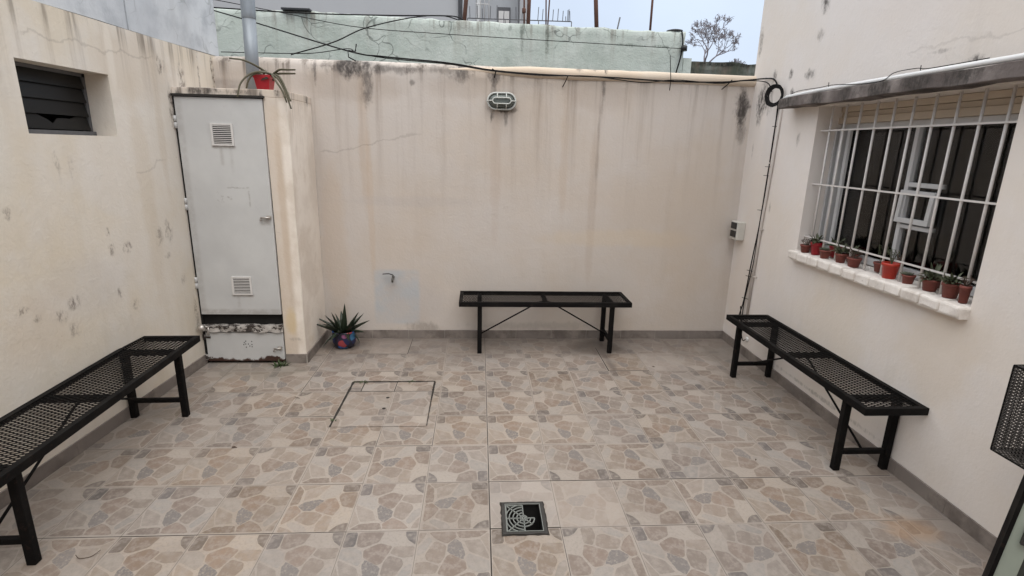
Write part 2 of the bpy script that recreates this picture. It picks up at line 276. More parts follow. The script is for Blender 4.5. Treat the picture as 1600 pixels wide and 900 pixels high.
def tile_print():
    """printed ceramic: irregular flagstones with pale joints; UVs carry the print and its quarter turns"""
    s = S('floor_tile_print'); uv = s.new('ShaderNodeUVMap'); uv.uv_map = 'UVMap'; v = uv.outputs[0]
    stc = s.new('ShaderNodeAttribute'); stc.attribute_name = 'stone'; stone = stc.outputs['Color']; isrock = s.new('ShaderNodeAttribute'); isrock.attribute_name = 'rock'
    grat = s.new('ShaderNodeAttribute'); grat.attribute_name = 'groutf'
    # cloudy marks inside stones
    uvs = s.vec('SCALE', v) if False else v
    cl = s.noise(9, 5, .65, v=v); cl2 = s.noise(26, 4, .7, v=v)
    stone = s.mix(s.rng(cl, .42, .66), stone, s.mix(.55, stone, (.335,.29,.255)))
    stone = s.mix(s.math('MULTIPLY', s.rng(cl2, .46, .66), .5), stone, s.mix(.5, stone, (.16,.13,.115))); stone = s.mix(s.math('MULTIPLY', s.rng(s.noise(3, 4, .6, v=v, off=(5,3,0)), .5, .7), .4), stone, (.33,.29,.25))
    rock = isrock.outputs['Fac']
    stone = s.mix(s.math('MULTIPLY', rock, s.rng(cl2, .42, .55)), stone, (.17,.152,.142))
    pale = (.35,.305,.268)
    col = stone
    fr = s.vec('FRACTION', v); fx, fy, _ = s.xyz(fr); dx = s.math('SUBTRACT', 1.0, fx)
    # pale printed margin
    m1 = s.math('MINIMUM', s.math('MINIMUM', fx, dx), s.math('MINIMUM', fy, s.math('SUBTRACT', 1.0, fy)))
    col = s.mix(s.math('MULTIPLY', s.rng(m1, .030, .016), .45), col, pale)
    # per tile fade (some tiles much paler), attribute per face
    at = s.new('ShaderNodeAttribute'); at.attribute_name = 'fade'
    col = s.mix(s.math('MULTIPLY', at.outputs['Fac'], .65), col, (.345,.30,.265))
    # world-scale worn dirt film; painted shade toward back; darker at side walls, under benches
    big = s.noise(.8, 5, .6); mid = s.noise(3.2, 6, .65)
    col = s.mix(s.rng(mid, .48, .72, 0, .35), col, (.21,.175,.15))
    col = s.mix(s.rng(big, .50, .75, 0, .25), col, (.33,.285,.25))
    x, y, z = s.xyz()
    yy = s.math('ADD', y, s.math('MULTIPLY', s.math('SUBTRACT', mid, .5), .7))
    col = s.mix(s.rng(yy, 3.95, 4.72, 0, .62), col, (.125,.103,.09))  # dirt film plus shade painted into the tiles toward the back wall
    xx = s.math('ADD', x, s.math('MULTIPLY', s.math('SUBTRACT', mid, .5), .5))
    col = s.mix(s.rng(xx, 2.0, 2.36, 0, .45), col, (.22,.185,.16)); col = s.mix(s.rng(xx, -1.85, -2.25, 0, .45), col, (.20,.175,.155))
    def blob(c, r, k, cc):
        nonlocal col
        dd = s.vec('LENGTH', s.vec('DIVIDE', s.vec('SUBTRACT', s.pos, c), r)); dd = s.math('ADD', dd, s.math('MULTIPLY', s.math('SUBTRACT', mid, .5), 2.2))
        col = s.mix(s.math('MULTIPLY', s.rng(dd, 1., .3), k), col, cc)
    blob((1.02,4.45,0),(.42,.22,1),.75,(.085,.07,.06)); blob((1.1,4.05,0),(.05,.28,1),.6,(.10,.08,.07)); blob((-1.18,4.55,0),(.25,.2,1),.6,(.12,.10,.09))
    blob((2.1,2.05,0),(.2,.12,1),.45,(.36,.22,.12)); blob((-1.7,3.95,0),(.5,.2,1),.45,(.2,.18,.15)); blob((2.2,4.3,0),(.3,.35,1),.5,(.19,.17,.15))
    blob((.22,2.2,0),(.2,.18,1),.35,(.15,.13,.11))
    s.bump(s.math('ADD', s.math('MULTIPLY', grat.outputs['Fac'], -.4), s.math('MULTIPLY', cl2, .4)), .22, .003)
    return s.out(col, s.rng(mid, .3, .7, .42, .68), 0, .4)
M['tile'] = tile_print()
M['grout'] = simple('grout', (.19,.162,.138), .95, var=.6, scale=8)
M['darkgap'] = simple('dirt_filled_gap', (.028,.023,.019), 1., var=.5, scale=40)
s = S('skirting_tile'); n1 = s.noise(7, 5, .65); n2 = s.noise(2.2, 3)
cc = s.mix(s.rng(n1, .35, .68), (.13,.108,.095), (.25,.215,.19)); cc = s.mix(s.rng(n2, .45, .6), cc, (.20,.172,.155)); s.bump(n1, .2, .004)
M['skirt'] = s.out(cc, .6)
M['skirtjoint'] = simple('skirting_joint', (.33,.30,.27), .9)
s = S('bench_black_enamel'); n1 = s.noise(45, 5, .7); n2 = s.noise(8, 4)
cc = s.mix(s.rng(n1, .56, .70), (.006,.0055,.0055), (.022,.014,.011)); cc = s.mix(s.rng(s.noise(70, 5, .8), .66, .72, 0, .8), cc, (.075,.035,.022)); cc = s.mix(s.rng(s.noise(6, 5, .7), .5, .75, 0, .35), cc, (.03,.027,.024)); s.bump(n1, .15, .002)
M['black'] = s.out(cc, s.rng(n2, .3, .7, .55, .8), 0, .1)
M['mesh'] = s.m
M['cable'] = simple('black_cable', (.008,.007,.007), .7, var=.2, spec=.2)
M['rust'] = simple('rusty_steel', (.10,.045,.03), .85, var=.5, scale=14, bump=.4)
M['rod'] = simple('grey_steel', (.09,.09,.095), .6, var=.3)
s = S('galvanised'); n1 = s.noise(12, 5, .7, stretch=(1,1,.3)); M['galv'] = s.out(s.mix(n1, (.20,.225,.25), (.33,.355,.38)), .5, .35)
s = S('cupboard_door_paint'); n1 = s.noise(3, 4); n2 = s.noise(18, 6, .7); z = s.xyz()[2]
cc = s.mix(s.rng(n1, .3, .7), (.50,.50,.495), (.56,.56,.55)); cc = s.mix(s.rng(n2, .60, .74, 0, .25), cc, (.36,.34,.32))
# rust chewing at the bottom edge of the small door
ru = s.math('ADD', z, s.math('MULTIPLY', s.math('SUBTRACT', s.noise(7, 6, .7, stretch=(1,1,.8)), .5), .16)); cc = s.mix(s.rng(ru, .052, .040), cc, (.055,.025,.018))
px, py, pz = s.xyz()
def gbox(x0, x1, z0, z1, sf=.006):
    return s.math('MULTIPLY', s.math('MULTIPLY', s.rng(px, x0-sf, x0+sf), s.rng(px, x1+sf, x1-sf)), s.math('MULTIPLY', s.rng(pz, z0-sf, z0+sf), s.rng(pz, z1+sf, z1-sf)))
gl = s.rng(s.noise(30, 5, .75), .44, .6)
for bx in ((-1.93,-1.915,1.27,1.36),(-1.90,-1.87,1.28,1.33),(-1.84,-1.77,1.385,1.395),(-1.70,-1.69,1.25,1.39),(-1.85,-1.70,1.385,1.39),(-1.73,-1.69,1.385,1.395),(-1.86,-1.82,1.30,1.33)):
    cc = s.mix(s.math('MULTIPLY', s.math('MULTIPLY', gbox(*bx), gl), .5), cc, (.22,.20,.18))
for bx, kk in (((-1.92,-1.76,1.672,1.686),.8), ((-1.895,-1.735,.558,.572),.8), ((-1.63,-1.56,1.12,1.16),.55), ((-1.87,-1.85,1.55,1.68),.3), ((-1.80,-1.785,1.50,1.68),.25), ((-1.86,-1.845,.47,.565),.3), ((-2.15,-2.10,.42,2.01),.22), ((-2.15,-1.54,.41,.455),.35)):
    cc = s.mix(s.math('MULTIPLY', s.math('MULTIPLY', gbox(*bx, .014), s.rng(n2, .35, .6, .3, 1)), kk), cc, (.17,.13,.10))
s.bump(s.math('ADD', s.math('MULTIPLY', s.noise(2.4, 2, .5, off=(3, 1, 7)), 3.), n1), .35, .012)
M['door'] = s.out(cc, .45)
M['ventwhite'] = simple('grille_white', (.62,.60,.58), .5, var=.1)
s = S('flaking_ledge'); n1 = s.noise(16, 6, .75, stretch=(1,1,1.4)); n2 = s.noise(60, 4)
cc = s.mix(s.rng(n1, .47, .50), (.045,.035,.03), s.mix(n2, (.36,.33,.30), (.52,.49,.46))); s.bump(n1, .8, .01); M['flake'] = s.out(cc, .85)
M['chrome'] = simple('worn_metal', (.48,.45,.42), .35, .7, var=.2)
M['redpot'] = simple('red_plastic', (.33,.006,.014), .4, var=.1)
M['red2'] = simple('bright_red_plastic', (.42,.028,.012), .4, var=.12)
M['terra'] = simple('terracotta_plastic', (.17,.042,.030), .65, var=.45, scale=26)
M['soil'] = simple('soil', (.035,.025,.018), 1., var=.4, bump=.6)
M['greenleaf'] = simple('dark_leaf', (.020,.030,.016), .45, var=.35, scale=20)
M['greyleaf'] = simple('grey_green_leaf', (.17,.19,.14), .7, var=.3, scale=60)
M['olive'] = simple('olive_leaf', (.075,.085,.045), .6, var=.35, scale=50)
M['drystem'] = simple('dry_stem', (.075,.05,.035), .8, var=.3)
M['hang'] = simple('trailing_stem', (.075,.065,.035), .6, var=.3)
M['white'] = simple('white_paint_metal', (.62,.59,.565), .45, var=.10, scale=60)
M['alu'] = simple('window_aluminium', (.50,.50,.50), .45, .0, var=.12, scale=12)
M['header'] = simple('window_header', (.50,.42,.33), .6, var=.15, scale=6)
M['pvc'] = simple('white_pvc', (.70,.70,.69), .4, var=.06)
M['lampring'] = simple('lamp_cage_grey', (.52,.53,.50), .5, var=.15, scale=60)
M['boxcream'] = simple('box_plastic', (.55,.53,.48), .45, var=.08)
M['blackp'] = simple('black_plastic', (.012,.012,.013), .4)
M['drain'] = simple('drain_grey', (.19,.20,.185), .6, var=.25, scale=50, bump=.2)
M['drainrim'] = simple('drain_rim', (.035,.032,.029), .8, var=.4, scale=40, bump=.4)
M['void'] = simple('dark_inside', (.012,.011,.010), 1.)
M['room'] = simple('room_wall', (.22,.18,.16), .9, var=.2, scale=2)
s = S('curtain'); wv = s.new('ShaderNodeTexWave'); s.put(wv.inputs['Vector'], s.pos); wv.bands_direction = 'Y'; s.put(wv.inputs['Scale'], 3.); s.put(wv.inputs['Distortion'], 3.)
M['curtain'] = s.out(s.mix(wv.outputs['Fac'], (.44,.385,.35), (.56,.49,.45)), .9)
M['wood'] = simple('inner_door_wood', (.30,.25,.225), .5, var=.25, scale=5)
def glass(name, tint, refl=.9, lo=.0):
    s = S(name); nt = s.nt; tr = s.new('ShaderNodeBsdfTransparent'); gl = s.new('ShaderNodeBsdfGlossy'); fr = s.new('ShaderNodeFresnel'); mxx = s.new('ShaderNodeMixShader')
    tr.inputs[0].default_value = (*tint, 1); gl.inputs['Color'].default_value = (refl, refl, refl, 1); gl.inputs['Roughness'].default_value = .03; fr.inputs['IOR'].default_value = 1.5
    nt.links.new(fr.outputs[0], mxx.inputs[0]); nt.links.new(tr.outputs[0], mxx.inputs[1]); nt.links.new(gl.outputs[0], mxx.inputs[2]); nt.links.new(mxx.outputs[0], nt.nodes['Material Output'].inputs['Surface'])
    return s.m
M['glass'] = glass('window_glass', (.965,.97,.965))
M['louvre'] = simple('louvre_glass', (.010,.0095,.009), .35, var=.5, scale=6, spec=.22)
s = S('lamp_lens'); nn = s.noise(30, 5, .7); M['lens'] = s.out(s.mix(nn, (.035,.045,.042), (.15,.17,.155)), .35, 0, .6)
M['greybuild'] = simple('far_grey_wall', (.36,.36,.365), .9, var=.05, scale=1.5)
M['build2'] = simple('far_pale_wall', (.40,.41,.425), .9, var=.06, scale=1.5)
M['bark'] = simple('bark', (.16,.14,.15), .9, var=.3)
M['twig'] = simple('twig_leaf', (.19,.17,.18), .9, var=.3)
M['ground'] = simple('earth', (.12,.10,.08), 1., var=.3, scale=1)
M['roof'] = simple('flat_roof', (.22,.21,.20), .95, var=.3, scale=2)
M['palestile'] = simple('pale_door_stile', (.30,.34,.29), .4, var=.15, scale=9)
M['frost'] = simple('dark_door_glass', (.04,.045,.04), .25)

# ------------------------------------------------------------------ floor
T = .33; TY = .3642; GX = .064; GY = 2.1313
DR = (.127, 2.090, .325, 2.312)      # drain opening
def sub_rects(x0, y0, x1, y1, hole):
    hx0, hy0, hx1, hy1 = hole
    if x1 <= hx0 or x0 >= hx1 or y1 <= hy0 or y0 >= hy1: return [(x0, y0, x1, y1)]
    o = []; cx0, cx1 = max(x0, hx0), min(x1, hx1); cy0, cy1 = max(y0, hy0), min(y1, hy1)
    if x0 < cx0: o.append((x0, y0, cx0, y1))
    if cx1 < x1: o.append((cx1, y0, x1, y1))
    if y0 < cy0: o.append((cx0, y0, cx1, cy0))
    if cy1 < y1: o.append((cx0, cy1, cx1, y1))
    return o
bm = B(); uvl = bm.loops.layers.uv.new('UVMap'); fl = bm.faces.layers.float.new('fade')
trnd = random.Random(21)
def clip(poly, n, c):      # keep n.p <= c
    o = []
    for k in range(len(poly)):
        a, b = poly[k], poly[(k+1) % len(poly)]; da = n[0]*a[0]+n[1]*a[1]-c; db = n[0]*b[0]+n[1]*b[1]-c
        if da <= 0: o.append(a)
        if (da < 0 < db) or (db < 0 < da): q = da/(da-db); o.append((a[0]+(b[0]-a[0])*q, a[1]+(b[1]-a[1])*q))
    return o
PRINT = [([(0.017, 0.973), (0.17, 0.982), (0.179, 0.743), (0.022, 0.725)], (0.15, 0.13, 0.12), 0),
([(0.19, 0.982), (0.529, 0.987), (0.487, 0.809), (0.291, 0.716), (0.208, 0.747)], (0.225, 0.18, 0.15), 0),
([(0.835, 0.982), (0.99, 0.987), (0.987, 0.752), (0.939, 0.787), (0.884, 0.831), (0.841, 0.902)], (0.135, 0.115, 0.105), 2),
([(0.014, 0.681), (0.097, 0.716), (0.181, 0.716), (0.29, 0.645), (0.325, 0.503), (0.287, 0.423), (0.15, 0.494), (0.018, 0.556)], (0.325, 0.3, 0.28), 0),
([(0.32, 0.672), (0.508, 0.778), (0.672, 0.725), (0.658, 0.654), (0.581, 0.459), (0.529, 0.432), (0.341, 0.547)], (0.25, 0.195, 0.16), 0),
([(0.718, 0.725), (0.983, 0.716), (0.982, 0.556), (0.84, 0.539), (0.675, 0.61)], (0.285, 0.24, 0.205), 0),
([(0.343, 0.423), (0.369, 0.512), (0.574, 0.388), (0.572, 0.268), (0.479, 0.166), (0.4, 0.237)], (0.24, 0.215, 0.2), 1),
([(0.612, 0.459), (0.663, 0.57), (0.834, 0.512), (0.864, 0.423), (0.754, 0.201), (0.602, 0.281)], (0.265, 0.22, 0.187), 0),
([(0.02, 0.512), (0.138, 0.459), (0.277, 0.388), (0.327, 0.281), (0.35, 0.21), (0.153, 0.184), (0.102, 0.281)], (0.29, 0.25, 0.22), 0),
([(0.001, 0.459), (0.031, 0.379), (0.137, 0.166), (0.015, 0.068)], (0.285, 0.24, 0.205), 0),
([(0.031, 0.033), (0.151, 0.139), (0.419, 0.157), (0.467, 0.033)], (0.225, 0.18, 0.15), 0),
([(0.496, 0.042), (0.471, 0.139), (0.596, 0.246), (0.749, 0.157), (0.844, 0.042)], (0.25, 0.195, 0.16), 0),
([(0.794, 0.184), (0.876, 0.379), (0.977, 0.441), (0.983, 0.308), (0.899, 0.184), (0.839, 0.13)], (0.325, 0.3, 0.28), 0),
([(0.935, 0.184), (0.988, 0.263), (0.989, 0.059), (0.88, 0.046)], (0.265, 0.22, 0.187), 0)]
CELLS = []
for poly, col_, kind_ in PRINT:
    rr = []
    for k in range(len(poly)):
        p_, q_, r2 = poly[k-1], poly[k], poly[(k+1) % len(poly)]
        rr += [tuple(q_[m]+(p_[m]-q_[m])*.12 for m in (0, 1)), tuple(q_[m]+(r2[m]-q_[m])*.12 for m in (0, 1))]
    gx_, gy_ = sum(p_[0] for p_ in rr)/len(rr), sum(p_[1] for p_ in rr)/len(rr)
    rr = [(min(max(gx_+(p_[0]-gx_)*1.045, .012), .988), min(max(gy_+(p_[1]-gy_)*1.045, .012), .988)) for p_ in rr]
    CELLS.append((rr, col_, kind_))
def tile(bm, uvl, fl, i, j, rects, z, rot, pr, fade, g=.0013):
    x0, y0 = GX+i*T, GY+j*TY
    cl_ = bm.faces.layers.float_color.get('stone') or bm.faces.layers.float_color.new('stone')
    rk = bm.faces.layers.float.get('rock') or bm.faces.layers.float.new('rock'); gf = bm.faces.layers.float.get('groutf') or bm.faces.layers.float.new('groutf'); hasq = trnd.random() < .7; fl = bm.faces.layers.float.get('fade'); uvl = bm.loops.layers.uv.get('UVMap')
    tx, ty = trnd.uniform(-.0022, .0022), trnd.uniform(-.0022, .0022); h0 = trnd.uniform(0, .0006)
    tint = trnd.uniform(-.12, .10); hue = trnd.uniform(-.02, .02)
    def put(poly, col, rock, gro, up):
        def world(p):
            u, v = p
            for _ in range(rot): u, v = v, 1-u
            return (x0+u*T, y0+v*TY)
        W = [world(p) for p in poly]
        for (a, b, c, d_) in rects:
            P = [(*w_, *p) for w_, p in zip(W, poly)]
            def cl4(P, ax, s_, c_):
                o = []
                for k in range(len(P)):
                    A, Bq = P[k], P[(k+1) % len(P)]; da = s_*A[ax]-c_; db = s_*Bq[ax]-c_
                    if da <= 0: o.append(A)
                    if (da < 0 < db) or (db < 0 < da): q = da/(da-db); o.append(tuple(A[m]+(Bq[m]-A[m])*q for m in range(4)))
                return o
            for ax, s_, c_ in ((0, -1, -a), (0, 1, c), (1, -1, -b), (1, 1, d_)):
                if len(P) >= 3: P = cl4(P, ax, s_, c_)
            Q = []
            for p in P:
                if not Q or abs(p[0]-Q[-1][0])+abs(p[1]-Q[-1][1]) > 1e-6: Q.append(p)
            if len(Q) > 1 and abs(Q[0][0]-Q[-1][0])+abs(Q[0][1]-Q[-1][1]) < 1e-6: Q.pop()
            if len(Q) < 3: continue
            vs = [bm.verts.new((p[0], p[1], z+up+h0+(p[0]-x0)*tx+(p[1]-y0)*ty)) for p in Q]
            f = bm.faces.new(vs)
            f[fl] = fade; f[cl_] = (*[max(0, c_*(1+tint)+hue*(1 if m == 0 else -1 if m == 2 else 0)*.5) for m, c_ in enumerate(col)], 1); f[rk] = rock; f[gf] = gro;  f.material_index = 0
            for lp, p in zip(f.loops, Q): lp[uvl].uv = (min(max(p[2], .002), .998)+pr*5, min(max(p[3], .002), .998)+pr*3)
            f.normal_update()
            if f.normal.z < 0: f.normal_flip()
    put([(0, 0), (1, 0), (1, 1), (0, 1)], (.335, .287, .243), 0., 1., 0.)
    for poly, col, kind in CELLS:
        if kind == 2 and not hasq: col = (.27, .225, .195)
        k_ = 1+trnd.uniform(-.09, .09); put(poly, tuple(c_*k_*q_ for c_, q_ in zip(col, (.88, .845, .80))), 1. if kind == 1 else 0., 0., .0005)
for i in range(-9, 8):
    for j in range(-7, 9):
        x0, y0 = GX+i*T, GY+j*TY; g = .0013
        r = (x0+g, y0+g, x0+T-g, y0+TY-g)
        if r[0] > XR+.02 or r[1] > YB+.02: continue
        rot = trnd.choice((0, 0, 0, 1, 2, 2, 3)); pr = 0; fd = trnd.choice((0, 0, 0, 0, .15, .85 if trnd.random() < .3 else .1))
        if y0 > 3.9: fd = min(1, fd+.15)
        tile(bm, uvl, fl, i, j, sub_rects(*r, DR), 0.0, rot, pr, fd)
for (a, b, c, d_) in sub_rects(-3.0, -1.2, 2.5, 4.9, DR): quad(bm, (a, b, -.002), (c, b, -.002), (c, d_, -.002), (a, d_, -.002), 1)
# joints gone dark with dirt
def joint(x0, y0, x1, y1, wd, z=.0012):
    if abs(x1-x0) < 1e-6: quad(bm, (x0-wd, y0, z), (x0+wd, y0, z), (x0+wd*.6, y1, z), (x0-wd*.6, y1, z), 2)
    else: quad(bm, (x0, y0-wd, z), (x1, y0-wd, z), (x1, y0+wd, z), (x0, y0+wd, z), 2)
joint(GX, 1.0, GX, GY+TY, .0035); joint(GX, GY+TY, GX, YB, .0022)
joint(GX, GY, DR[0], GY, .003); joint(DR[2], GY, GX+T, GY, .003); joint(GX+T, 1.2, GX+T, GY, .0016)
joint(GX, GY+TY, 2.3, GY+TY, .0019); joint(GX-3*T, GY+5*TY, GX-2*T, GY+5*TY, .002)
joint(GX-2*T, GY+6*TY, GX-2*T, YB, .003); joint(GX-4*T, GY+6*TY, GX-2*T, GY+6*TY, .002); joint(GX-4*T, GY+4*TY, GX-4*T, GY+6.8*TY, .002)
joint(GX-3*T-.3, GY+3*TY, GX-3*T, GY+3*TY, .002); joint(GX-2*T, GY+2*TY, GX-T, GY+2*TY, .0022); joint(GX-T, GY+2*TY, GX-T, GY+3*TY, .0015); joint(GX-2*T, GY+2*TY, GX-2*T, GY+2.5*TY, .0015)
joint(GX-8*T, GY, GX-2*T, GY, .0015); joint(GX+3*T, GY+5*TY, GX+4*T, GY+5*TY, .003); joint(GX+3*T, GY+5*TY, GX+3*T, GY+6.4*TY, .004)
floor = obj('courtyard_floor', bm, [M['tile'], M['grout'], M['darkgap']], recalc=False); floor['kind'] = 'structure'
bm = B(); box(bm, (-60, -40, -.6), (60, 120, -.25)); g = obj('ground', bm, M['ground']); g['kind'] = 'structure'

# ------------------------------------------------------------------ walls
def skirting(parent, pts, nrm, h=.078, t=.011):
    """row of tile pieces with pale joints between them"""
    a = Vector((*pts[0], 0)); b = Vector((*pts[1], 0)); L = (b-a).length; d_ = (b-a)/L; nv = Vector((*nrm, 0))
    bm = B(); k = 0; p = 0.
    while p < L-.01:
        q = min(p+.33, L)
        for mi, s0, s1, tt, hh in ((0, p+.0015, q-.0015, t, h+rnd.uniform(-.001, .001)), (1, q-.0015, q+.0015 if q < L else q, t-.002, h-.002)):
            if s1-s0 < 1e-4: continue
            A = a+d_*s0; Bq = a+d_*s1
            vs = [bm.verts.new(P+nv*o_+Vector((0, 0, zz))) for zz in (.0015, hh) for P, o_ in ((A, .0), (Bq, .0), (Bq, tt), (A, tt))]
            for f in ((0,1,2,3),(4,5,6,7),(0,1,5,4),(1,2,6,5),(2,3,7,6),(3,0,4,7)):
                fc = bm.faces.new([vs[x] for x in f]); fc.material_index = mi
        p = q
    return obj('skirting', bm, [M['skirt'], M['skirtjoint']], parent)

# rear boundary wall with rounded coping
t = thing('boundary_wall', 'tall stained cream wall across the back of the courtyard', 'wall', (0, YB, 0))
def at(o, parent):     # parent while keeping the world position
    o.parent = parent; o.matrix_parent_inverse = Matrix.Translation(parent.location).inverted() if not parent.rotation_euler.z else (Matrix.Translation(parent.location) @ Matrix.Rotation(parent.rotation_euler.z, 4, 'Z')).inverted()
    return o
def wob(bm, amt=.004, sc=1.3, seed=0):
    from mathutils import noise as mn
    for v in bm.verts:
        v.co += Vector([mn.noise(v.co*sc + Vector((seed+k*7, 3, 1)))*amt for k in range(3)])
bm = B()
nx = 60
xs = [-2.6 + 5.0*i/nx for i in range(nx+1)]; prof = [(YB, -.2)] + [(YB, .25*k) for k in range(10)] + [(YB, 2.33), (YB+.02, 2.365), (YB+.06, 2.382), (YB+.12, 2.385), (YB+.17, 2.37), (YB+.2, 2.3), (YB+.2, -.2)]
rows = [[bm.verts.new((x, y, z)) for (y, z) in prof] for x in xs]
for a, b in zip(rows, rows[1:]):
    for k in range(len(prof)-1):
        f = bm.faces.new((a[k], b[k], b[k+1], a[k+1])); f.smooth = True
for v in bm.verts:
    if v.co.z > 2.3: v.co.z -= .030*min(1, max(0, (v.co.x+1)/3.3))
wob(bm, .006, 1.6)
o = obj('masonry', bm, M['back'], recalc=True); at(o, t)
bm = B(); segs = 14; nx = 50; rows = []
for i in range(nx+1):
    x = -.35 + i*(2.73/nx); rr = .046*min(1, .12+i/16)
    rows.append([bm.verts.new((x, YB+.015-rr*math.sin(math.pi*k/segs)*.95, 2.345-rr*math.cos(math.pi*k/segs)*1.0)) for k in range(segs+1)])
for a, b in zip(rows, rows[1:]):
    for k in range(segs): bm.faces.new((a[k], b[k], b[k+1], a[k+1])).smooth = True
for v in bm.verts: v.co.z -= .008+.026*min(1, max(0, (v.co.x+1)/3.3))
wob(bm, .005, 5., 5)
at(obj('rounded_coping', bm, M['pipebulge']), t)
sk = skirting(None, ((XR, YB), (-1.376, YB)), (0, -1)); at(sk, t)

# left wall with louvred window
t = thing('left_wall', 'blotchy cream wall with the louvred window behind the long left bench', 'wall', (XL(3), 3, 0))
Y0, Y1 = -1., 4.93; wy0, wy1, wz0, wz1 = 2.907, 3.527, 1.735, 2.086
def wall_open(bm, fx, ya, yb, za, zb, hy0, hy1, hz0, hz1, depth, sgn, thick, ny=30):
    """wall whose face is x=fx(y); sgn = direction into the wall"""
    def split(a, b, c, d_, n):
        s_ = sorted(set([a, b, c, d_] + [a+(b-a)*i/n for i in range(n+1)])); return [q for i, q in enumerate(s_) if i == 0 or q-s_[i-1] > 1e-4 or q in (c, d_)]
    ys = split(ya, yb, hy0, hy1, ny); zs = split(za, zb, hz0, hz1, 12); V = {}
    def v(y, z, dd=0.):
        k = (round(y, 5), round(z, 5), dd)
        if k not in V: V[k] = bm.verts.new((fx(y)+sgn*dd, y, z))
        return V[k]
    for a, b in zip(ys, ys[1:]):
        for c, d_ in zip(zs, zs[1:]):
            if a >= hy0-1e-6 and b <= hy1+1e-6 and c >= hz0-1e-6 and d_ <= hz1+1e-6: continue
            bm.faces.new((v(a, c), v(b, c), v(b, d_), v(a, d_)))
    hy = [y for y in ys if hy0-1e-6 <= y <= hy1+1e-6]; hz = [z for z in zs if hz0-1e-6 <= z <= hz1+1e-6]
    for a, b in zip(hy, hy[1:]):
        for z in (hz0, hz1): bm.faces.new((v(a, z), v(b, z), v(b, z, depth), v(a, z, depth)))
    for a, b in zip(hz, hz[1:]):
        for y in (hy0, hy1): bm.faces.new((v(y, a), v(y, b), v(y, b, depth), v(y, a, depth)))
    for a, b in zip(ys, ys[1:]):
        bm.faces.new((v(a, zb), v(b, zb), v(b, zb, thick), v(a, zb, thick)))
    for c, d_ in zip(zs, zs[1:]):
        for y in (ya, yb): bm.faces.new((v(y, c), v(y, d_), v(y, d_, thick), v(y, c, thick)))
bm = B(); wall_open(bm, XL, Y0, Y1, -.2, TOP, wy0, wy1, wz0, wz1, .15, -1, .25); wob(bm, .004, 1.5, 9)
at(obj('masonry', bm, M['left']), t)
sk = skirting(None, ((XL(4.125), 4.125), (XL(-.8), -.8)), (.998, -.06)); at(sk, t)
lw = thing('louvre_window', '', ''); del lw['label']; del lw['category']; lw.location = (XL(3.2)-.10, 3.2, wz0); at(lw, t)
bm = B(); xw = XL(3.2)-.13
for y in (wy0+.012, wy1-.012): box(bm, (xw-.03, y-.012, wz0), (xw+.012, y+.012, wz1))
box(bm, (xw-.03, wy0, wz0), (xw+.03, wy1, wz0+.022)); box(bm, (xw-.03, wy0, wz1-.02), (xw+.012, wy1, wz1))
fr = obj('frame', bm, M['rod'], t)
def under(o, top, mid):   # sub-part: world-space mesh under a part of a located thing
    o.parent = mid
    bpy.context.view_layer.update(); o.matrix_parent_inverse = mid.matrix_world.inverted()
    return o
bpy.context.view_layer.update()
under(fr, t, lw)
for k in range(4):
    z0 = wz0+.028+k*.078; bm = B()
    if k == 0:      # broken pane: jagged piece missing
        P = [(wy0+.02, z0), (3.16, z0), (3.22, z0+.028), (3.28, z0+.004), (3.34, z0+.03), (3.40, z0+.035), (3.44, z0+.0), (wy1-.02, z0), (wy1-.02, z0+.088), (3.46, z0+.088), (3.40, z0+.064), (3.30, z0+.07), (3.20, z0+.066), (3.08, z0+.06), (3.05, z0+.088), (wy0+.02, z0+.088)]
        cols = [((wy0+.02, 3.05), 0, .088), ((wy1-.10, wy1-.02), 0, .088)]
        def pane(ya, yb, h0a, h1a, h0b, h1b):
            vs = [bm.verts.new((xw+.010-.016*h/.088+e_, y, z0+h)) for e_ in (0, .005) for (y, h) in ((ya, h0a), (yb, h0b), (yb, h1b), (ya, h1a))]
            for f in ((0,1,2,3),(7,6,5,4),(0,4,5,1),(1,5,6,2),(2,6,7,3),(3,7,4,0)): bm.faces.new([vs[x] for x in f])
        pts = [(wy0+.02, .088), (3.10, .088), (3.14, .070), (3.19, .050), (3.22, .030), (3.26, .058), (3.31, .062), (3.36, .060), (3.40, .070), (3.43, .088), (wy1-.02, .088)]
        for (ya, ha), (yb, hb) in zip(pts, pts[1:]): pane(ya, yb, 0, ha, 0, hb)
    else:
        vs = [bm.verts.new((xw+.010-.016*h/.088+e_, y, z0+h)) for e_ in (0, .005) for (y, h) in ((wy0+.02, 0), (wy1-.02, 0), (wy1-.02, .088), (wy0+.02, .088))]
        for f in ((0,1,2,3),(7,6,5,4),(0,4,5,1),(1,5,6,2),(2,6,7,3),(3,7,4,0)): bm.faces.new([vs[x] for x in f])
    o = obj('louvre_blade', bm, M['louvre'], t); under(o, t, lw)
bm = B(); box(bm, (xw-.6, wy0-.3, wz0-.4), (xw-.035, wy1+.3, wz1+.2)); bmesh.ops.reverse_faces(bm, faces=bm.faces)
# open toward the window: remove the +x face
bm.faces.ensure_lookup_table()
for f in list(bm.faces):
    if abs(f.calc_center_median().x-(xw-.035)) < 1e-3: bm.faces.remove(f)
o = obj('dark_interior', bm, M['void'], t, recalc=False); under(o, t, lw)

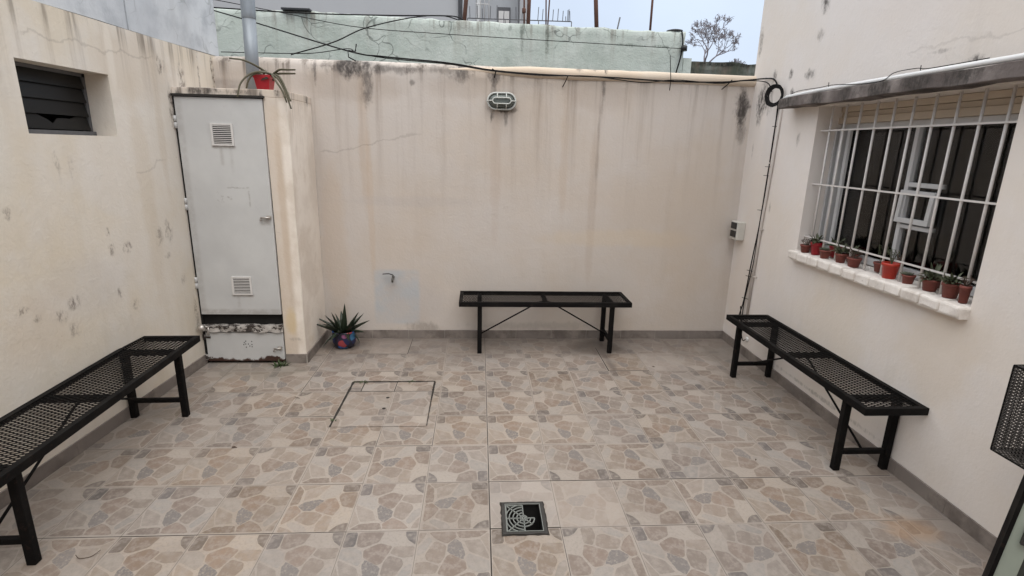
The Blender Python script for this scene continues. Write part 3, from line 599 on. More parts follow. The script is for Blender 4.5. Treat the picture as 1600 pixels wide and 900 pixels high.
# grey wall standing on the left wall
bm = B()
ys = [-1. + (4.84+1.)*i/40 for i in range(41)]
def band(bm, xf, ys, z0, z1, th):
    rows = [[bm.verts.new((xf(y)+dx, y, z)) for dx, z in ((0, z0), (0, (z0+z1)/2), (0, z1), (-th, z1), (-th, z0))] for y in ys]
    for a, b in zip(rows, rows[1:]):
        for k in range(5): bm.faces.new((a[k], b[k], b[(k+1) % 5], a[(k+1) % 5]))
    bm.faces.new(rows[0]); bm.faces.new(rows[-1])
seam = 3.78
band(bm, lambda y: XL(y)-.012, [y for y in ys if y < seam-.01]+[seam-.004], TOP+.006, 3.6, .2); band(bm, lambda y: XL(y)-.008, [seam+.004]+[y for y in ys if y > seam+.01], TOP+.006, 3.6, .2)
wob(bm, .005, 2.1, 3)
tag(obj('upper_wall', bm, M['greywall']), 'pale blue grey rendered wall rising above the louvred window wall', 'wall')
bm = B(); box(bm, (XL(3)-.20, -1, TOP-.001), (XL(4.8)-.03, 4.83, TOP+.008))

# ------------------------------------------------------------------ right house wall
t = thing('house', 'cream house wall with barred window on the right of the courtyard', 'house', (XR, 3, 0)); house = t
HY0, HY1, HZ0, HZ1 = 2.305, 3.752, 1.03, 2.045
bm = B(); wall_open(bm, lambda y: XR, -1., 4.74, -.2, 4.5, HY0, HY1, HZ0, HZ1, .24, 1, .32, 36); wob(bm, .004, 1.2, 31)
at(obj('masonry', bm, M['right']), t)
sk = skirting(None, ((XR, -.8), (XR, 4.708)), (-1, 0)); at(sk, t)
bm = B(); box(bm, (XR-.125, 2.02, 2.048), (XR-.001, 4.055, 2.118))
bmesh.ops.subdivide_edges(bm, edges=bm.edges, cuts=14, use_grid_fill=True); wob(bm, .012, 6, 4); at(obj('lintel', bm, M['lintel'], bevel=.004), t)
bm = B(); box(bm, (-2.6, -1.5, 0), (XR+.3, -1.22, 3.4)); at(obj('unseen_rear_wall', bm, M['sillhouse'] if False else M['right']), t)  # unseen house wall behind the camera, added to block light from there
# sill: painted bricks on edge
sl_ = thing('sill', '', ''); del sl_['label']; del sl_['category']; sl_.location = (XR, 3, 1.0); at(sl_, t); bpy.context.view_layer.update()
ny = 12; ya = 2.30; yb = 3.775; st = (yb-ya)/ny
for k in range(ny):
    bm = B(); a = ya+k*st+.003; b = ya+(k+1)*st-.003; dz = rnd.uniform(-.003, .003); dx = rnd.uniform(-.003, .003)
    box(bm, (XR-.058+dx, a, .980+dz), (XR+.06, b, 1.040+dz)); bmesh.ops.subdivide_edges(bm, edges=bm.edges, cuts=3, use_grid_fill=True); wob(bm, .006, 16, k)
    o = obj('sill_brick', bm, M['sill'], t, bevel=.012); under(o, t, sl_)
bm = B(); box(bm, (XR-.045, ya+.004, .976), (XR+.24, HY1-.002, 1.033)); o = obj('sill_bed', bm, M['sill'], t); under(o, t, sl_)
# window
wn = thing('window', '', ''); del wn['label']; del wn['category']; wn.location = (XR+.2, 3, 1.04); at(wn, t); bpy.context.view_layer.update()
fx = XR+.185
def fbar(name, y0, y1, z0, z1, x0=fx, x1=fx+.045, m='alu'):
    bm = B(); box(bm, (x0, y0, z0), (x1, y1, z1)); o = obj(name, bm, M[m], t, bevel=.003); under(o, t, wn); return o
bm = B()
for (y0, y1, z0, z1) in ((HY0, HY0+.045, 1.04, 1.93), (HY1-.05, HY1, 1.04, 1.93), (HY0+.045, HY1-.05, 1.04, 1.085), (HY0+.045, HY1-.05, 1.895, 1.93)): box(bm, (fx, y0, z0), (fx+.05, y1, z1))
# tracks beside the left stile
box(bm, (fx-.045, HY1-.022, 1.04), (fx-.001, HY1-.004, 1.90)); box(bm, (fx-.045, HY1-.075, 1.04), (fx-.002, HY1-.060, 1.90)); box(bm, (fx-.02, HY1-.13, 1.085), (fx+.0, HY1-.10, 1.895))
under(obj('frame', bm, M['alu'], t, bevel=.002), t, wn)
bm = B(); box(bm, (fx-.03, HY0, 1.931), (fx+.05, HY1, 1.972)); box(bm, (fx-.012, HY0, 1.974), (fx+.05, HY1, 2.005)); box(bm, (fx-.022, HY0, 2.007), (fx+.05, HY1, 2.043))
under(obj('header', bm, M['header'], t, bevel=.002), t, wn)
fbar('mullion', 3.053, 3.082, 1.085, 1.895, fx-.004, fx+.04)
fbar('transom', 2.835, 3.053, 1.553, 1.578, fx-.004, fx+.04)
# tilted top-hung vent in the middle
vb = B(); dd = .045
for (y0, y1, z0, z1) in ((2.842, 3.092, 1.508, 1.533), (2.842, 3.092, 1.345, 1.374), (2.842, 2.872, 1.3745, 1.5075), (3.064, 3.092, 1.3745, 1.5075)):
    vs = box(vb, (0, y0, z0), (.025, y1, z1))
for v in vb.verts: v.co.x = v.co.x + fx-.012 - (1.535-v.co.z)*.05
under(obj('vent_sash', vb, M['alu'], t, bevel=.002), t, wn)
fbar('transom', 2.842, 3.053, 1.312, 1.335, fx-.004, fx+.04)
bm = B(); box(bm, (fx+.02, HY0+.045, 1.085), (fx+.024, 3.053, 1.895)); box(bm, (fx+.02, 3.082, 1.085), (fx+.024, HY1-.05, 1.895)); under(obj('pane', bm, M['glass'], t), t, wn)
# room behind
bm = B(); box(bm, (XR+.25, 1.4, .3), (XR+2.6, 4.6, 2.5))
for f in list(bm.faces):
    if abs(f.calc_center_median().x-(XR+.25)) < 1e-3: bm.faces.remove(f)
bmesh.ops.reverse_faces(bm, faces=bm.faces); o = obj('room', bm, M['room'], t, recalc=False); under(o, t, wn)
bm = B()
for y0, y1 in ((3.56, 3.74), (3.20, 3.46), (2.62, 3.00), (2.30, 2.40)):
    n = 14; pr = None
    for k in range(n+1):
        y = y0+(y1-y0)*k/n; x = XR+.30+.012*math.sin(k*2.1)+.006*math.sin(k*5)
        cur = (bm.verts.new((x, y, .9)), bm.verts.new((x, y, 2.2)))
        if pr: bm.faces.new((pr[0], cur[0], cur[1], pr[1])).smooth = True
        pr = cur
o = obj('curtain', bm, M['curtain'], t); under(o, t, wn)
bm = B()
for y0, y1 in ((3.0, 3.36), (2.38, 2.62), (3.62, 3.9)):
    for z in (1.40, 1.66): box(bm, (XR+.34, y0, z), (XR+.36, y1, z+.035))
    for y in (y0, y1): box(bm, (XR+.34, y-.02, 1.0), (XR+.36, y+.02, 2.1))
o = obj('inner_shutter', bm, M['wood'], t); under(o, t, wn)
# grille
gr = thing('window_grille', '', ''); del gr['label']; del gr['category']; gr.location = (XR+.05, 3, 1.1); at(gr, t); bpy.context.view_layer.update()
gx = XR+.052
for y in (3.672, 3.532, 3.392, 3.250, 3.108, 2.966, 2.822, 2.680, 2.540, 2.402):
    bm = B(); tube(bm, [(gx, y, 1.036), (gx+rnd.uniform(-.002, .002), y+rnd.uniform(-.002, .002), 1.5), (gx, y, 2.042)], .0072, 8); o = obj('bar', bm, M['white'], t); under(o, t, gr)
for z in (1.148, 1.522, 1.884):
    bm = B(); bar(bm, (gx-.010, HY0+.001, z), (gx-.010, HY1+.003, z), .006, .0095); o = obj('rail', bm, M['white'], t); under(o, t, gr)

# conduit on the lintel, own things
bm = B(); tube(bm, [(XR-.105, 1.9, 2.133), (XR-.105, 2.9, 2.133), (XR-.100, 3.6, 2.133), (XR-.07, 4.06, 2.128), (XR-.03, 4.20, 2.11)], .0135, 10)
tag(obj('conduit_pipe', bm, M['pvc']), 'white plastic conduit lying along the top of the window lintel', 'pipe')
bm = B(); tube(bm, spline([(XR-.02, 4.20, 2.115), (XR-.07, 3.95, 2.155), (XR-.105, 3.62, 2.150), (XR-.11, 3.45, 2.150), (XR-.118, 3.20, 2.128), (XR-.12, 3.02, 2.125), (XR-.112, 2.95, 2.158), (XR-.112, 2.80, 2.160), (XR-.105, 2.72, 2.150), (XR-.105, 2.4, 2.15)], 6), .0022, 6)
for y in (2.78, 3.52): tube(bm, [(XR-.105, y, 2.14), (XR-.107, y, 2.172)], .002, 5)
tag(obj('loose_wire', bm, M['cable']), 'thin dark wire tied loosely over the white lintel conduit', 'wire')
bm = B(); tube(bm, [(XR-.012, 4.215, 2.06), (XR-.012, 4.235, 1.6), (XR-.012, 4.268, 1.2), (XR-.012, 4.30, .3)], .011, 8)
for z in (1.65, 1.12, .72): bar(bm, (XR-.03, 4.265-.02, z), (XR-.001, 4.265-.02, z), .012, .01)
tag(obj('wall_conduit', bm, simple('conduit_painted', (.56,.51,.47), .7, var=.08)), 'painted conduit running down the right wall beside the black cables', 'pipe')

# black cables on the right wall
c = thing('cable_bundle', 'black cables hanging down from a coiled loop on the right wall', 'cable', (XR-.02, 4.25, 0))
bm = B()
rc = random.Random(3)
for k in range(5):
    rr = .052+k*.005; pts = []
    for q in range(25):
        a = 2*math.pi*q/24; pts.append((XR-.052-rr*.50*math.cos(a)-k*.002, 4.262+rr*.9*math.cos(a)+rc.uniform(-.003, .003), 2.158+rr*1.12*math.sin(a)+rc.uniform(-.002,.002)))
    tube(bm, pts, .0046, 6, False)
at(obj('coil', bm, M['cable']), c)
bm = B()
tube(bm, spline([(XR-.018, 4.262, 2.09), (XR-.016, 4.262, 1.85), (XR-.018, 4.272, 1.5), (XR-.016, 4.292, 1.15), (XR-.02, 4.325, .85), (XR-.02, 4.352, .6), (XR-.02, 4.375, .45), (XR-.03, 4.40, .30), (XR-.02, 4.38, .18), (XR-.02, 4.36, .25), (XR-.03, 4.39, .42)], 8), .0048, 6)
tube(bm, spline([(XR-.018, 4.25, 2.09), (XR-.022, 4.256, 1.85), (XR-.018, 4.268, 1.5), (XR-.02, 4.283, 1.15), (XR-.014, 4.305, .85), (XR-.02, 4.335, .6), (XR-.02, 4.36, .45), (XR-.02, 4.35, .25), (XR-.02, 4.30, .14), (XR-.012, 4.26, .155)], 8), .0042, 6)
for z in (1.93, 1.62, 1.55, 1.27, .75, .70, .5): bar(bm, (XR-.03, 4.255+(2.0-z)*.075+.02, z), (XR-.002, 4.255+(2.0-z)*.075-.04, z), .004, .004)
at(obj('strand', bm, M['cable']), c)
bm = B(); lathe(bm, (0, 0, 0), [(.022, 0), (.022, .006), (.012, .012)], 14)
bmesh.ops.rotate(bm, verts=bm.verts, cent=(0, 0, 0), matrix=Matrix.Rotation(R_(-90), 3, 'Y')); bmesh.ops.translate(bm, verts=bm.verts, vec=(XR-.001, 4.253, .16))
at(obj('wall_socket', bm, M['pvc']), c)

# meter / socket box near the corner
t2 = thing('socket_box', 'cream plastic box with two black covers in the far right corner', 'box', (XR-.001, 4.6, 1.05))
bm = B(); box(bm, (XR-.072, 4.545, .975), (XR-.001, 4.675, 1.135)); at(obj('case', bm, M['boxcream'], bevel=.006), t2)
for z in (1.075, 1.003):
    bm = B(); box(bm, (XR-.080, 4.562, z-.003), (XR-.0725, 4.658, z+.052)); at(obj('cover', bm, M['blackp'], bevel=.002), t2)

# wall lamp on rear wall
t3 = thing('bulkhead_lamp', 'oval caged bulkhead lamp, dark and unlit, high on the back wall', 'lamp', (.183, YB, 2.09))
def stadium(w_, h_, n=10):
    r = h_/2; o = []
    for k in range(n+1): a = -math.pi/2+math.pi*k/n; o.append((w_/2-r+r*math.cos(a), r*math.sin(a)))
    for k in range(n+1): a = math.pi/2+math.pi*k/n; o.append((-w_/2+r+r*math.cos(a), r*math.sin(a)))
    return o
def loft(bm, secs):
    rings = [[bm.verts.new((.183+x, YB-d_, 2.092+z)) for x, z in stadium(w_, h_)] for (w_, h_, d_) in secs]
    n = len(rings[0])
    for a, b in zip(rings, rings[1:]):
        for k in range(n): bm.faces.new((a[k], a[(k+1) % n], b[(k+1) % n], b[k])).smooth = True
    bm.faces.new(rings[0]); bm.faces.new(rings[-1])
bm = B(); loft(bm, [(.232, .128, .0), (.232, .128, .028), (.215, .112, .034)]); at(obj('base', bm, M['drain']), t3)
bm = B(); loft(bm, [(.205, .104, .034), (.198, .096, .055), (.17, .07, .078), (.11, .03, .086)]); at(obj('lens', bm, M['lens']), t3)
bm = B()
def ring(w_, h_, d_, r): 
    p = [(.183+x, YB-d_, 2.092+z) for x, z in stadium(w_, h_)]; tube(bm, p+[p[0]], r, 8, False)
ring(.232, .128, .040, .0075); ring(.150, .046, .096, .0045)
for sx in (-1, 1):
    tube(bm, [(.183+sx*.125, YB-.02, 2.092), (.183+sx*.116, YB-.045, 2.092), (.183+sx*.10, YB-.078, 2.092), (.183+sx*.074, YB-.096, 2.092)], .005, 6)
    for sz in (-1, 1): tube(bm, [(.183+sx*.037, YB-.04, 2.092+sz*.064), (.183+sx*.037, YB-.08, 2.092+sz*.046), (.183+sx*.037, YB-.096, 2.092+sz*.023)], .0045, 6)
at(obj('cage', bm, M['lampring']), t3)

# tap
t4 = thing('garden_tap', 'small old tap with dark lever low on the back wall', 'tap', (-.76, YB, .58))
bm = B(); tube(bm, [(-.757, YB, .578), (-.757, YB-.05, .578), (-.757, YB-.07, .57), (-.757, YB-.075, .545)], [.010, .010, .010, .008], 10); tube(bm, [(-.757, YB-.04, .575), (-.757, YB-.04, .605)], .008, 8)
at(obj('spout', bm, simple('tarnished_brass', (.10,.095,.085), .5, .5)), t4)
bm = B(); bar(bm, (-.757, YB-.04, .607), (-.79, YB-.045, .617), .010, .006); bar(bm, (-.79, YB-.045, .617), (-.845, YB-.045, .614), .011, .006); at(obj('lever', bm, M['blackp']), t4)

# ------------------------------------------------------------------ gas cupboard
t5 = thing('meter_cupboard', 'tall masonry cupboard with grey metal doors in the back left corner', 'cupboard', (-1.75, YC, 0)); cab = t5
bm = B()
x0 = XL(YC)+.0; XD0, XD1 = -2.150, -1.538; xp = -1.376
box(bm, (XD1, YC, 0), (xp, YB, 2.028)); box(bm, (x0-.0, YC, 2.028), (xp, YB, 2.080)); box(bm, (x0-.02, YC+.1, 0), (XD0-.0, YB, 2.028))
bmesh.ops.subdivide_edges(bm, edges=[e for e in bm.edges if e.calc_length() > .3], cuts=8, use_grid_fill=True)
wob(bm, .004, 5, 2); at(obj('masonry', bm, M['cab'], bevel=.004), t5)
sk = skirting(None, ((xp, YC), (XD1+.002, YC)), (0, -1), .078); at(sk, t5)
sk = skirting(None, ((xp, YB-.012), (xp, YC-.011)), (1, 0), .078); at(sk, t5)
bm = B(); box(bm, (x0+.001, YC-.006, .0), (XD0, YC+.1, 2.03)); box(bm, (XD0, YC+.03, .02), (XD1, YC+.1, 2.03)); at(obj('rebate', bm, M['void']), t5)
bm = B(); box(bm, (x0+.003, YC-.028, 2.020), (XD1+.012, YC-.001, 2.036)); at(obj('drip_strip', bm, simple('black_strip', (.02,.017,.015), .8, var=.5)), t5)
bm = B(); box(bm, (XD0+.004, YC-.014, .412), (XD1-.004, YC+.012, 2.016)); dr = at(obj('door', bm, M['door'], bevel=.003), t5)
bpy.context.view_layer.update()
def vent(cx, cz, w_, h_):
    bm = B(); y = YC-.014
    box(bm, (cx-w_/2, y-.010, cz-h_/2), (cx-w_/2+.014, y, cz+h_/2)); box(bm, (cx+w_/2-.014, y-.010, cz-h_/2), (cx+w_/2, y, cz+h_/2)); box(bm, (cx-w_/2+.014, y-.010, cz+h_/2-.012), (cx+w_/2-.014, y, cz+h_/2)); box(bm, (cx-w_/2+.014, y-.010, cz-h_/2), (cx+w_/2-.014, y, cz-h_/2+.012))
    n = 10; z0 = cz-h_/2+.012; hh = (h_-.024)/n
    for k in range(n): bar(bm, (cx-w_/2+.014, y-.006, z0+(k+.5)*hh), (cx+w_/2-.014, y-.006, z0+(k+.5)*hh), .007, hh*.42)
    bm2 = B(); box(bm2, (cx-w_/2+.012, y-.0025, cz-h_/2+.010), (cx+w_/2-.012, y-.0005, cz+h_/2-.010))
    a = obj('vent', bm, M['ventwhite'], dr, bevel=.0008); b = obj('vent_shadow_gap', bm2, M['void'], dr)
    for o in (a, b): under(o, t5, dr)
vent(-1.838, 1.765, .155, .155); vent(-1.815, .645, .150, .145)
def latch(x, z, par, L_=.07):
    bm = B(); y = YC-.016; tube(bm, [(x, y-.012, z), (x-L_, y-.014, z-.003)], .0065, 8); tube(bm, [(x-L_, y-.012, z-.003), (x-L_-.004, y-.012, z-.028)], .005, 6); box(bm, (x-.03, y-.006, z-.014), (x+.004, y, z+.014))
    o = obj('handle', bm, M['chrome'], par); under(o, t5, par)
latch(-1.552, 1.175, dr)
for z in (1.80, 1.22, .62):
    bm = B(); tube(bm, [(XD0-.004, YC-.016, z), (XD0-.004, YC-.016, z+.042)], .010, 8); tube(bm, [(XD0-.004, YC-.016, z+.046), (XD0-.004, YC-.016, z+.088)], .010, 8)
    o = obj('hinge', bm, M['door'], dr); under(o, t5, dr)
bm = B(); box(bm, (XD0+.002, YC-.03, .272), (XD1-.004, YC+.03, .322)); bmesh.ops.subdivide_edges(bm, edges=bm.edges, cuts=12, use_grid_fill=True); wob(bm, .014, 18, 5); at(obj('crumbling_ledge', bm, M['flake']), t5)
bm = B(); box(bm, (XD0+.012, YC-.012, .022), (XD1-.006, YC+.012, .262)); d2 = at(obj('lower_door', bm, M['door'], bevel=.003), t5); bpy.context.view_layer.update()
latch(-1.560, .135, d2, .055)
bm = B()
for (x, z) in ((0, 0), (.045, .003), (-.018, .018), (-.002, .022), (.018, .022), (.045, .018), (.0, .042), (.046, .040), (-.012, .032), (.028, .008)):
    lathe(bm, (0, 0, 0), [(.0042, 0), (.0042, .002)], 8); vs = [v for v in bm.verts][-16:]
    bmesh.ops.rotate(bm, verts=vs, cent=(0, 0, 0), matrix=Matrix.Rotation(R_(90), 3, 'X')); bmesh.ops.translate(bm, verts=vs, vec=(-1.835+x, YC-.012, .14+z*1.2))
o = obj('air_hole', bm, M['void'], d2); under(o, t5, d2)
for z in (.225, .055):
    bm = B(); tube(bm, [(XD0+.004, YC-.018, z-.02), (XD0+.004, YC-.018, z+.025)], .010, 8); bar(bm, (XD0-.01, YC-.012, z), (XD0+.05, YC-.014, z-.004), .006, .014); o = obj('hinge', bm, M['flake'], d2); under(o, t5, d2)
# stopcock ball at the left of the ledge
t6 = thing('ball_knob', 'round tarnished metal knob sticking out left of the cupboard ledge', 'knob', (-2.13, 4.06, .3))
bm = B(); bmesh.ops.create_uvsphere(bm, u_segments=18, v_segments=12, radius=.028, matrix=Matrix.Translation((-2.125, 4.05, .322)))
for f in bm.faces: f.smooth = True
at(obj('ball', bm, M['chrome']), t6)
bm = B(); tube(bm, [(-2.125, 4.07, .322), (-2.105, 4.10, .315), (-2.09, YC+.0, .312)], .009, 8); tube(bm, [(-2.10, 4.10, .31), (-2.105, 4.09, .25)], .007, 6); at(obj('stem', bm, M['chrome']), t6)

# flue pipe
t7 = thing('flue_pipe', 'galvanised metal flue pipe rising behind the red hanging-plant pot', 'pipe', (-1.715, 4.46, 2.08))
bm = B(); tube(bm, [(-1.722, 4.46, 2.081), (-1.712, 4.46, 2.60)], .047, 20); at(obj('lower_section', bm, M['galv']), t7)
bm = B(); tube(bm, [(-1.712, 4.46, 2.60), (-1.7118, 4.46, 2.605), (-1.711, 4.46, 2.64), (-1.700, 4.46, 3.5)], [.047, .050, .050, .0495], 20); at(obj('upper_section', bm, M['galv']), t7)

def leafblade(bm, base, dirv, L_, w_, droop, n=7, thick=.25, fold=.15):
    """tapered succulent/strap leaf"""
    base = Vector(base); d_ = Vector(dirv).normalized(); side = d_.cross(Vector((0, 0, 1)));
    if side.length < .01: side = Vector((1, 0, 0))
    side.normalize(); p = base.copy(); rows = []
    for k in range(n+1):
        q = k/n; ww = w_*(.75+.5*q if q < .35 else (1-q)**.8*1.35)*.5; upv = side.cross(d_)
        rows.append([bm.verts.new(p-side*ww+upv*ww*fold*2), bm.verts.new(p-upv*ww*thick), bm.verts.new(p+side*ww+upv*ww*fold*2)])
        d_ = (d_ + Vector((0, 0, -droop/n))).normalized(); p = p+d_*(L_/n)
    for a, b in zip(rows, rows[1:]):
        bm.faces.new((a[0], a[1], b[1], b[0])).smooth = True; bm.faces.new((a[1], a[2], b[2], b[1])).smooth = True

# red pot with trailing stems on the cupboard
t8 = thing('potted_plant', 'bright red square pot with long trailing stems on top of the cupboard', 'plant', (-1.572, 4.33, 2.082))
def sqpot(bm, c, w0, w1, h, n=4):
    c = Vector(c); rings = []
    for w_, z in ((w0*.96, 0), (w1*.97, h*.8), (w1*1.04, h*.8), (w1*1.06, h), (w1*.92, h), (w1*.9, h*.86)):
        rings.append([bm.verts.new(c+Vector((sx*w_/2, sy*w_/2, z))) for sx, sy in ((-1, -1), (1, -1), (1, 1), (-1, 1))])
    for a, b in zip(rings, rings[1:]):
        for k in range(4): bm.faces.new((a[k], a[(k+1) % 4], b[(k+1) % 4], b[k]))
    bm.faces.new(rings[0][::-1]); return bm.faces.new(rings[-1])
bm = B(); sqpot(bm, (-1.572, 4.28, 2.081), .088, .115, .108); at(obj('pot', bm, M['redpot'], bevel=.004), t8)
bm = B(); box(bm, (-1.625, 4.225, 2.16), (-1.519, 4.335, 2.19)); bmesh.ops.subdivide_edges(bm, edges=bm.edges, cuts=4, use_grid_fill=True); wob(bm, .02, 20, 1); at(obj('soil', bm, M['soil']), t8)
def px2w(x, y, Yp):      # courtyard coordinates read off measured bearings
    dv = f_ + r_*((x-800)/F_PX) - u_*((y-450)/F_PX); q = Yp/dv.y; return Vector((0, 0, 1.7216)) + dv*q
stems = [[(422,117,4.28),(402,104,4.22),(380,94,4.16),(358,91,4.12)], [(424,116,4.28),(408,112,4.22),(390,116,4.16),(376,130,4.1),(371,151,4.06)], [(424,116,4.28),(410,113,4.22),(395,117,4.20),(388,126,4.18),(385,138,4.17)],
         [(428,115,4.28),(437,109,4.24),(449,109,4.2),(461,109,4.15)], [(428,116,4.28),(440,115,4.25),(452,115,4.2),(461,115,4.15)], [(426,116,4.28),(436,125,4.15),(444,140,4.09),(449,153,4.06),(455,170,4.05)], [(430,116,4.28),(438,122,4.15),(446,138,4.09),(454,158,4.05)], [(424,116,4.28),(432,128,4.12),(441,142,4.08),(448,160,4.06)]]
bm = B()
for s_ in stems:
    P = spline([px2w(*p) for p in s_], 7); tube(bm, P, [.0085-.003*k/len(P) for k in range(len(P))], 7)
at(obj('stem', bm, M['hang']), t8)
bm = B()
for k in range(9): a = k*.7; leafblade(bm, (-1.572, 4.28, 2.19), (math.cos(a)*.5, math.sin(a)*.5, 1), .05, .012, .5, 5)
at(obj('tuft', bm, M['drystem']), t8)

# ------------------------------------------------------------------ floor agave pot
t9 = thing('potted_agave', 'dark spiky agave in a pot painted with bright petals, back left corner', 'plant', (-1.165, 4.50, 0))
s = S('painted_pot'); tcn = s.new('ShaderNodeTexCoord').outputs['Object']
vo = s.new('ShaderNodeTexVoronoi'); vo.voronoi_dimensions = '3D'; s.put(vo.inputs['Vector'], s.pos); s.put(vo.inputs['Scale'], 15.)
cidp = s.xyz(vo.outputs['Color'])[0]
cc = s.ramp(cidp, [(0., (.02,.025,.09)), (.22, (.03,.11,.35)), (.40, (.06,.09,.045)), (.52, (.33,.05,.06)), (.68, (.36,.13,.27)), (.80, (.05,.16,.30)), (.90, (.06,.02,.07))], True)
cc = s.mix(s.rng(vo.outputs['Distance'], .52, .60), cc, (.02,.02,.04))
M['petals'] = s.out(cc, .45)
bm = B(); lathe(bm, (-1.165, 4.50, .001), [(.062, 0), (.082, .01), (.098, .05), (.101, .09), (.096, .135), (.100, .14), (.100, .15), (.088, .15), (.085, .13)], 28); at(obj('pot', bm, M['petals']), t9)
bm = B(); lathe(bm, (-1.165, 4.50, .118), [(.086, 0), (.086, .012), (.03, .02)], 20); at(obj('soil', bm, M['soil']), t9)
bm = B(); ra = random.Random(11)
# (azimuth deg, elevation deg, length, width, droop)
for az, el, L_, w_, dr_ in ((75,88,.25,.055,.0),(200,72,.20,.05,.1),(140,62,.17,.035,.1),(20,60,.20,.05,.1),(330,58,.17,.045,.1),(175,35,.24,.045,.15),(160,22,.20,.045,.3),(5,30,.22,.05,.1),(-15,14,.17,.05,.3),(195,22,.28,.04,-.1),(215,-2,.20,.035,1.1),(345,12,.16,.03,1.9),(270,35,.18,.055,.5),(250,18,.18,.05,.8),(295,18,.17,.05,.8),(230,40,.20,.05,.3),(310,40,.20,.05,.3),(45,40,.20,.04,.2),(110,50,.2,.05,.1),(280,70,.17,.05,.2),(185,52,.20,.04,.0),(10,46,.22,.035,-.1)):
    a = R_(az); e_ = R_(el); leafblade(bm, (-1.165+.03*math.cos(a), 4.50+.03*math.sin(a), .135), (math.cos(a)*math.cos(e_), math.sin(a)*math.cos(e_), math.sin(e_)), L_, w_, dr_, 8, .5, .3)
at(obj('leaves', bm, M['greenleaf']), t9)

# ------------------------------------------------------------------ benches
def meshpanel(bm, L_, W_, lx=.0225, ly=.048, wd=.0042, ht=.003, z=0., org=None, ux=None, uy=None):
    """expanded metal: diamond net in local x (short way) and y (long way)"""
    org = org or Vector((-L_/2, -W_/2, z)); ux = ux or Vector((1, 0, 0)); uy = uy or Vector((0, 1, 0)); nz = ux.cross(uy)
    nx_ = max(1, round(L_/lx)); ny_ = max(1, round(W_/ly)); lx = L_/nx_; ly = W_/ny_
    def strand(a, b):
        d_ = (b-a).normalized(); s_ = d_.cross(nz)*wd/2; u = nz*ht/2
        v = [bm.verts.new(p+q) for p in (a, b) for q in (-s_-u, s_-u, s_+u, -s_+u)]
        for f in ((0,4,5,1),(1,5,6,2),(2,6,7,3),(3,7,4,0)): bm.faces.new([v[i] for i in f])
    for j in range(ny_*2):
        y0 = j*ly/2; y1 = y0+ly/2; o = 0 if j % 2 == 0 else .5
        for i in range(nx_+1):
            xa = (i+o)*lx if o == 0 else (i+.5)*lx
            for dxx in (-.5, .5):
                xb = xa+dxx*lx
                if xa < -1e-6 or xb < -1e-6 or xa > L_+1e-6 or xb > L_+1e-6: continue
                strand(org+ux*xa+uy*y0, org+ux*xb+uy*y1)
def bench(label, loc, rot, L_, inset_a, inset_b, W_=.375, H=.465, fw=.030, lgw=.30):
    """bench along local x, local y across; legs at -L/2+inset_a and L/2-inset_b"""
    t = thing('mesh_bench', label, 'bench', loc, rot, 'black expanded-metal benches around the courtyard'); hw = W_/2; hl = L_/2
    bm = B()
    for y0, y1 in ((-hw, -hw+.006), (hw-.006, hw)): box(bm, (-hl, y0, H-.040), (hl, y1, H)); 
    for x0, x1 in ((-hl, -hl+.006), (hl-.006, hl)): box(bm, (x0, -hw+.006, H-.040), (x1, hw-.006, H))
    box(bm, (-hl+.006, -hw+.006, H-.006), (hl-.006, -hw+fw, H-.0005)); box(bm, (-hl+.006, hw-fw, H-.006), (hl-.006, hw-.006, H-.0005))
    box(bm, (-hl+.006, -hw+fw, H-.006), (-hl+fw, hw-fw, H-.0005)); box(bm, (hl-fw, -hw+fw, H-.006), (hl-.006, hw-fw, H-.0005))
    obj('seat_frame', bm, M['black'], t, bevel=.0015)
    bm = B(); meshpanel(bm, L_-2*fw+.012, W_-2*fw+.012, z=H-.009); obj('seat_mesh', bm, M['mesh'], t, recalc=False)
    xa, xb = -hl+inset_a, hl-inset_b; xm = (xa+xb)/2
    for x in (xa, xm, xb):
        bm = B(); box(bm, (x-.017, -hw+.0065, H-.042), (x+.017, hw-.0065, H-.012)); obj('crossbar', bm, M['black'], t, bevel=.002)
    lg = lgw/2
    for x in (xa, xb):
        for y in (-lg, lg):
            bm = B(); box(bm, (x-.019, y-.019, .0), (x+.019, y+.019, H-.0425)); obj('leg', bm, M['black'], t, bevel=.005)
        bm = B(); box(bm, (x-.014, -lg+.0195, .10), (x+.014, lg-.0195, .128)); obj('stretcher', bm, M['black'], t, bevel=.004)
    for x, q in ((xa, 1), (xb, -1)):
        bm = B(); tube(bm, [(x+q*.012, 0, .125), (xm-q*.05, 0, H-.048), (xm-q*.01, 0, H-.040)], .0065, 8); obj('brace', bm, M['black'], t)
    return t
bench('low black mesh bench standing against the back wall', (.575, 4.492, 0), 0, 1.47, .175, .16)
bench('black mesh bench along the right wall below the barred window', (2.166, 3.195, 0), R_(90), 1.61, .175, .175, .345, lgw=.285)
bench('black mesh bench along the left wall, cut off by the photo edge', (-2.012, 2.612, 0), R_(90)+.026, 1.74, .24, .235, lgw=.31)

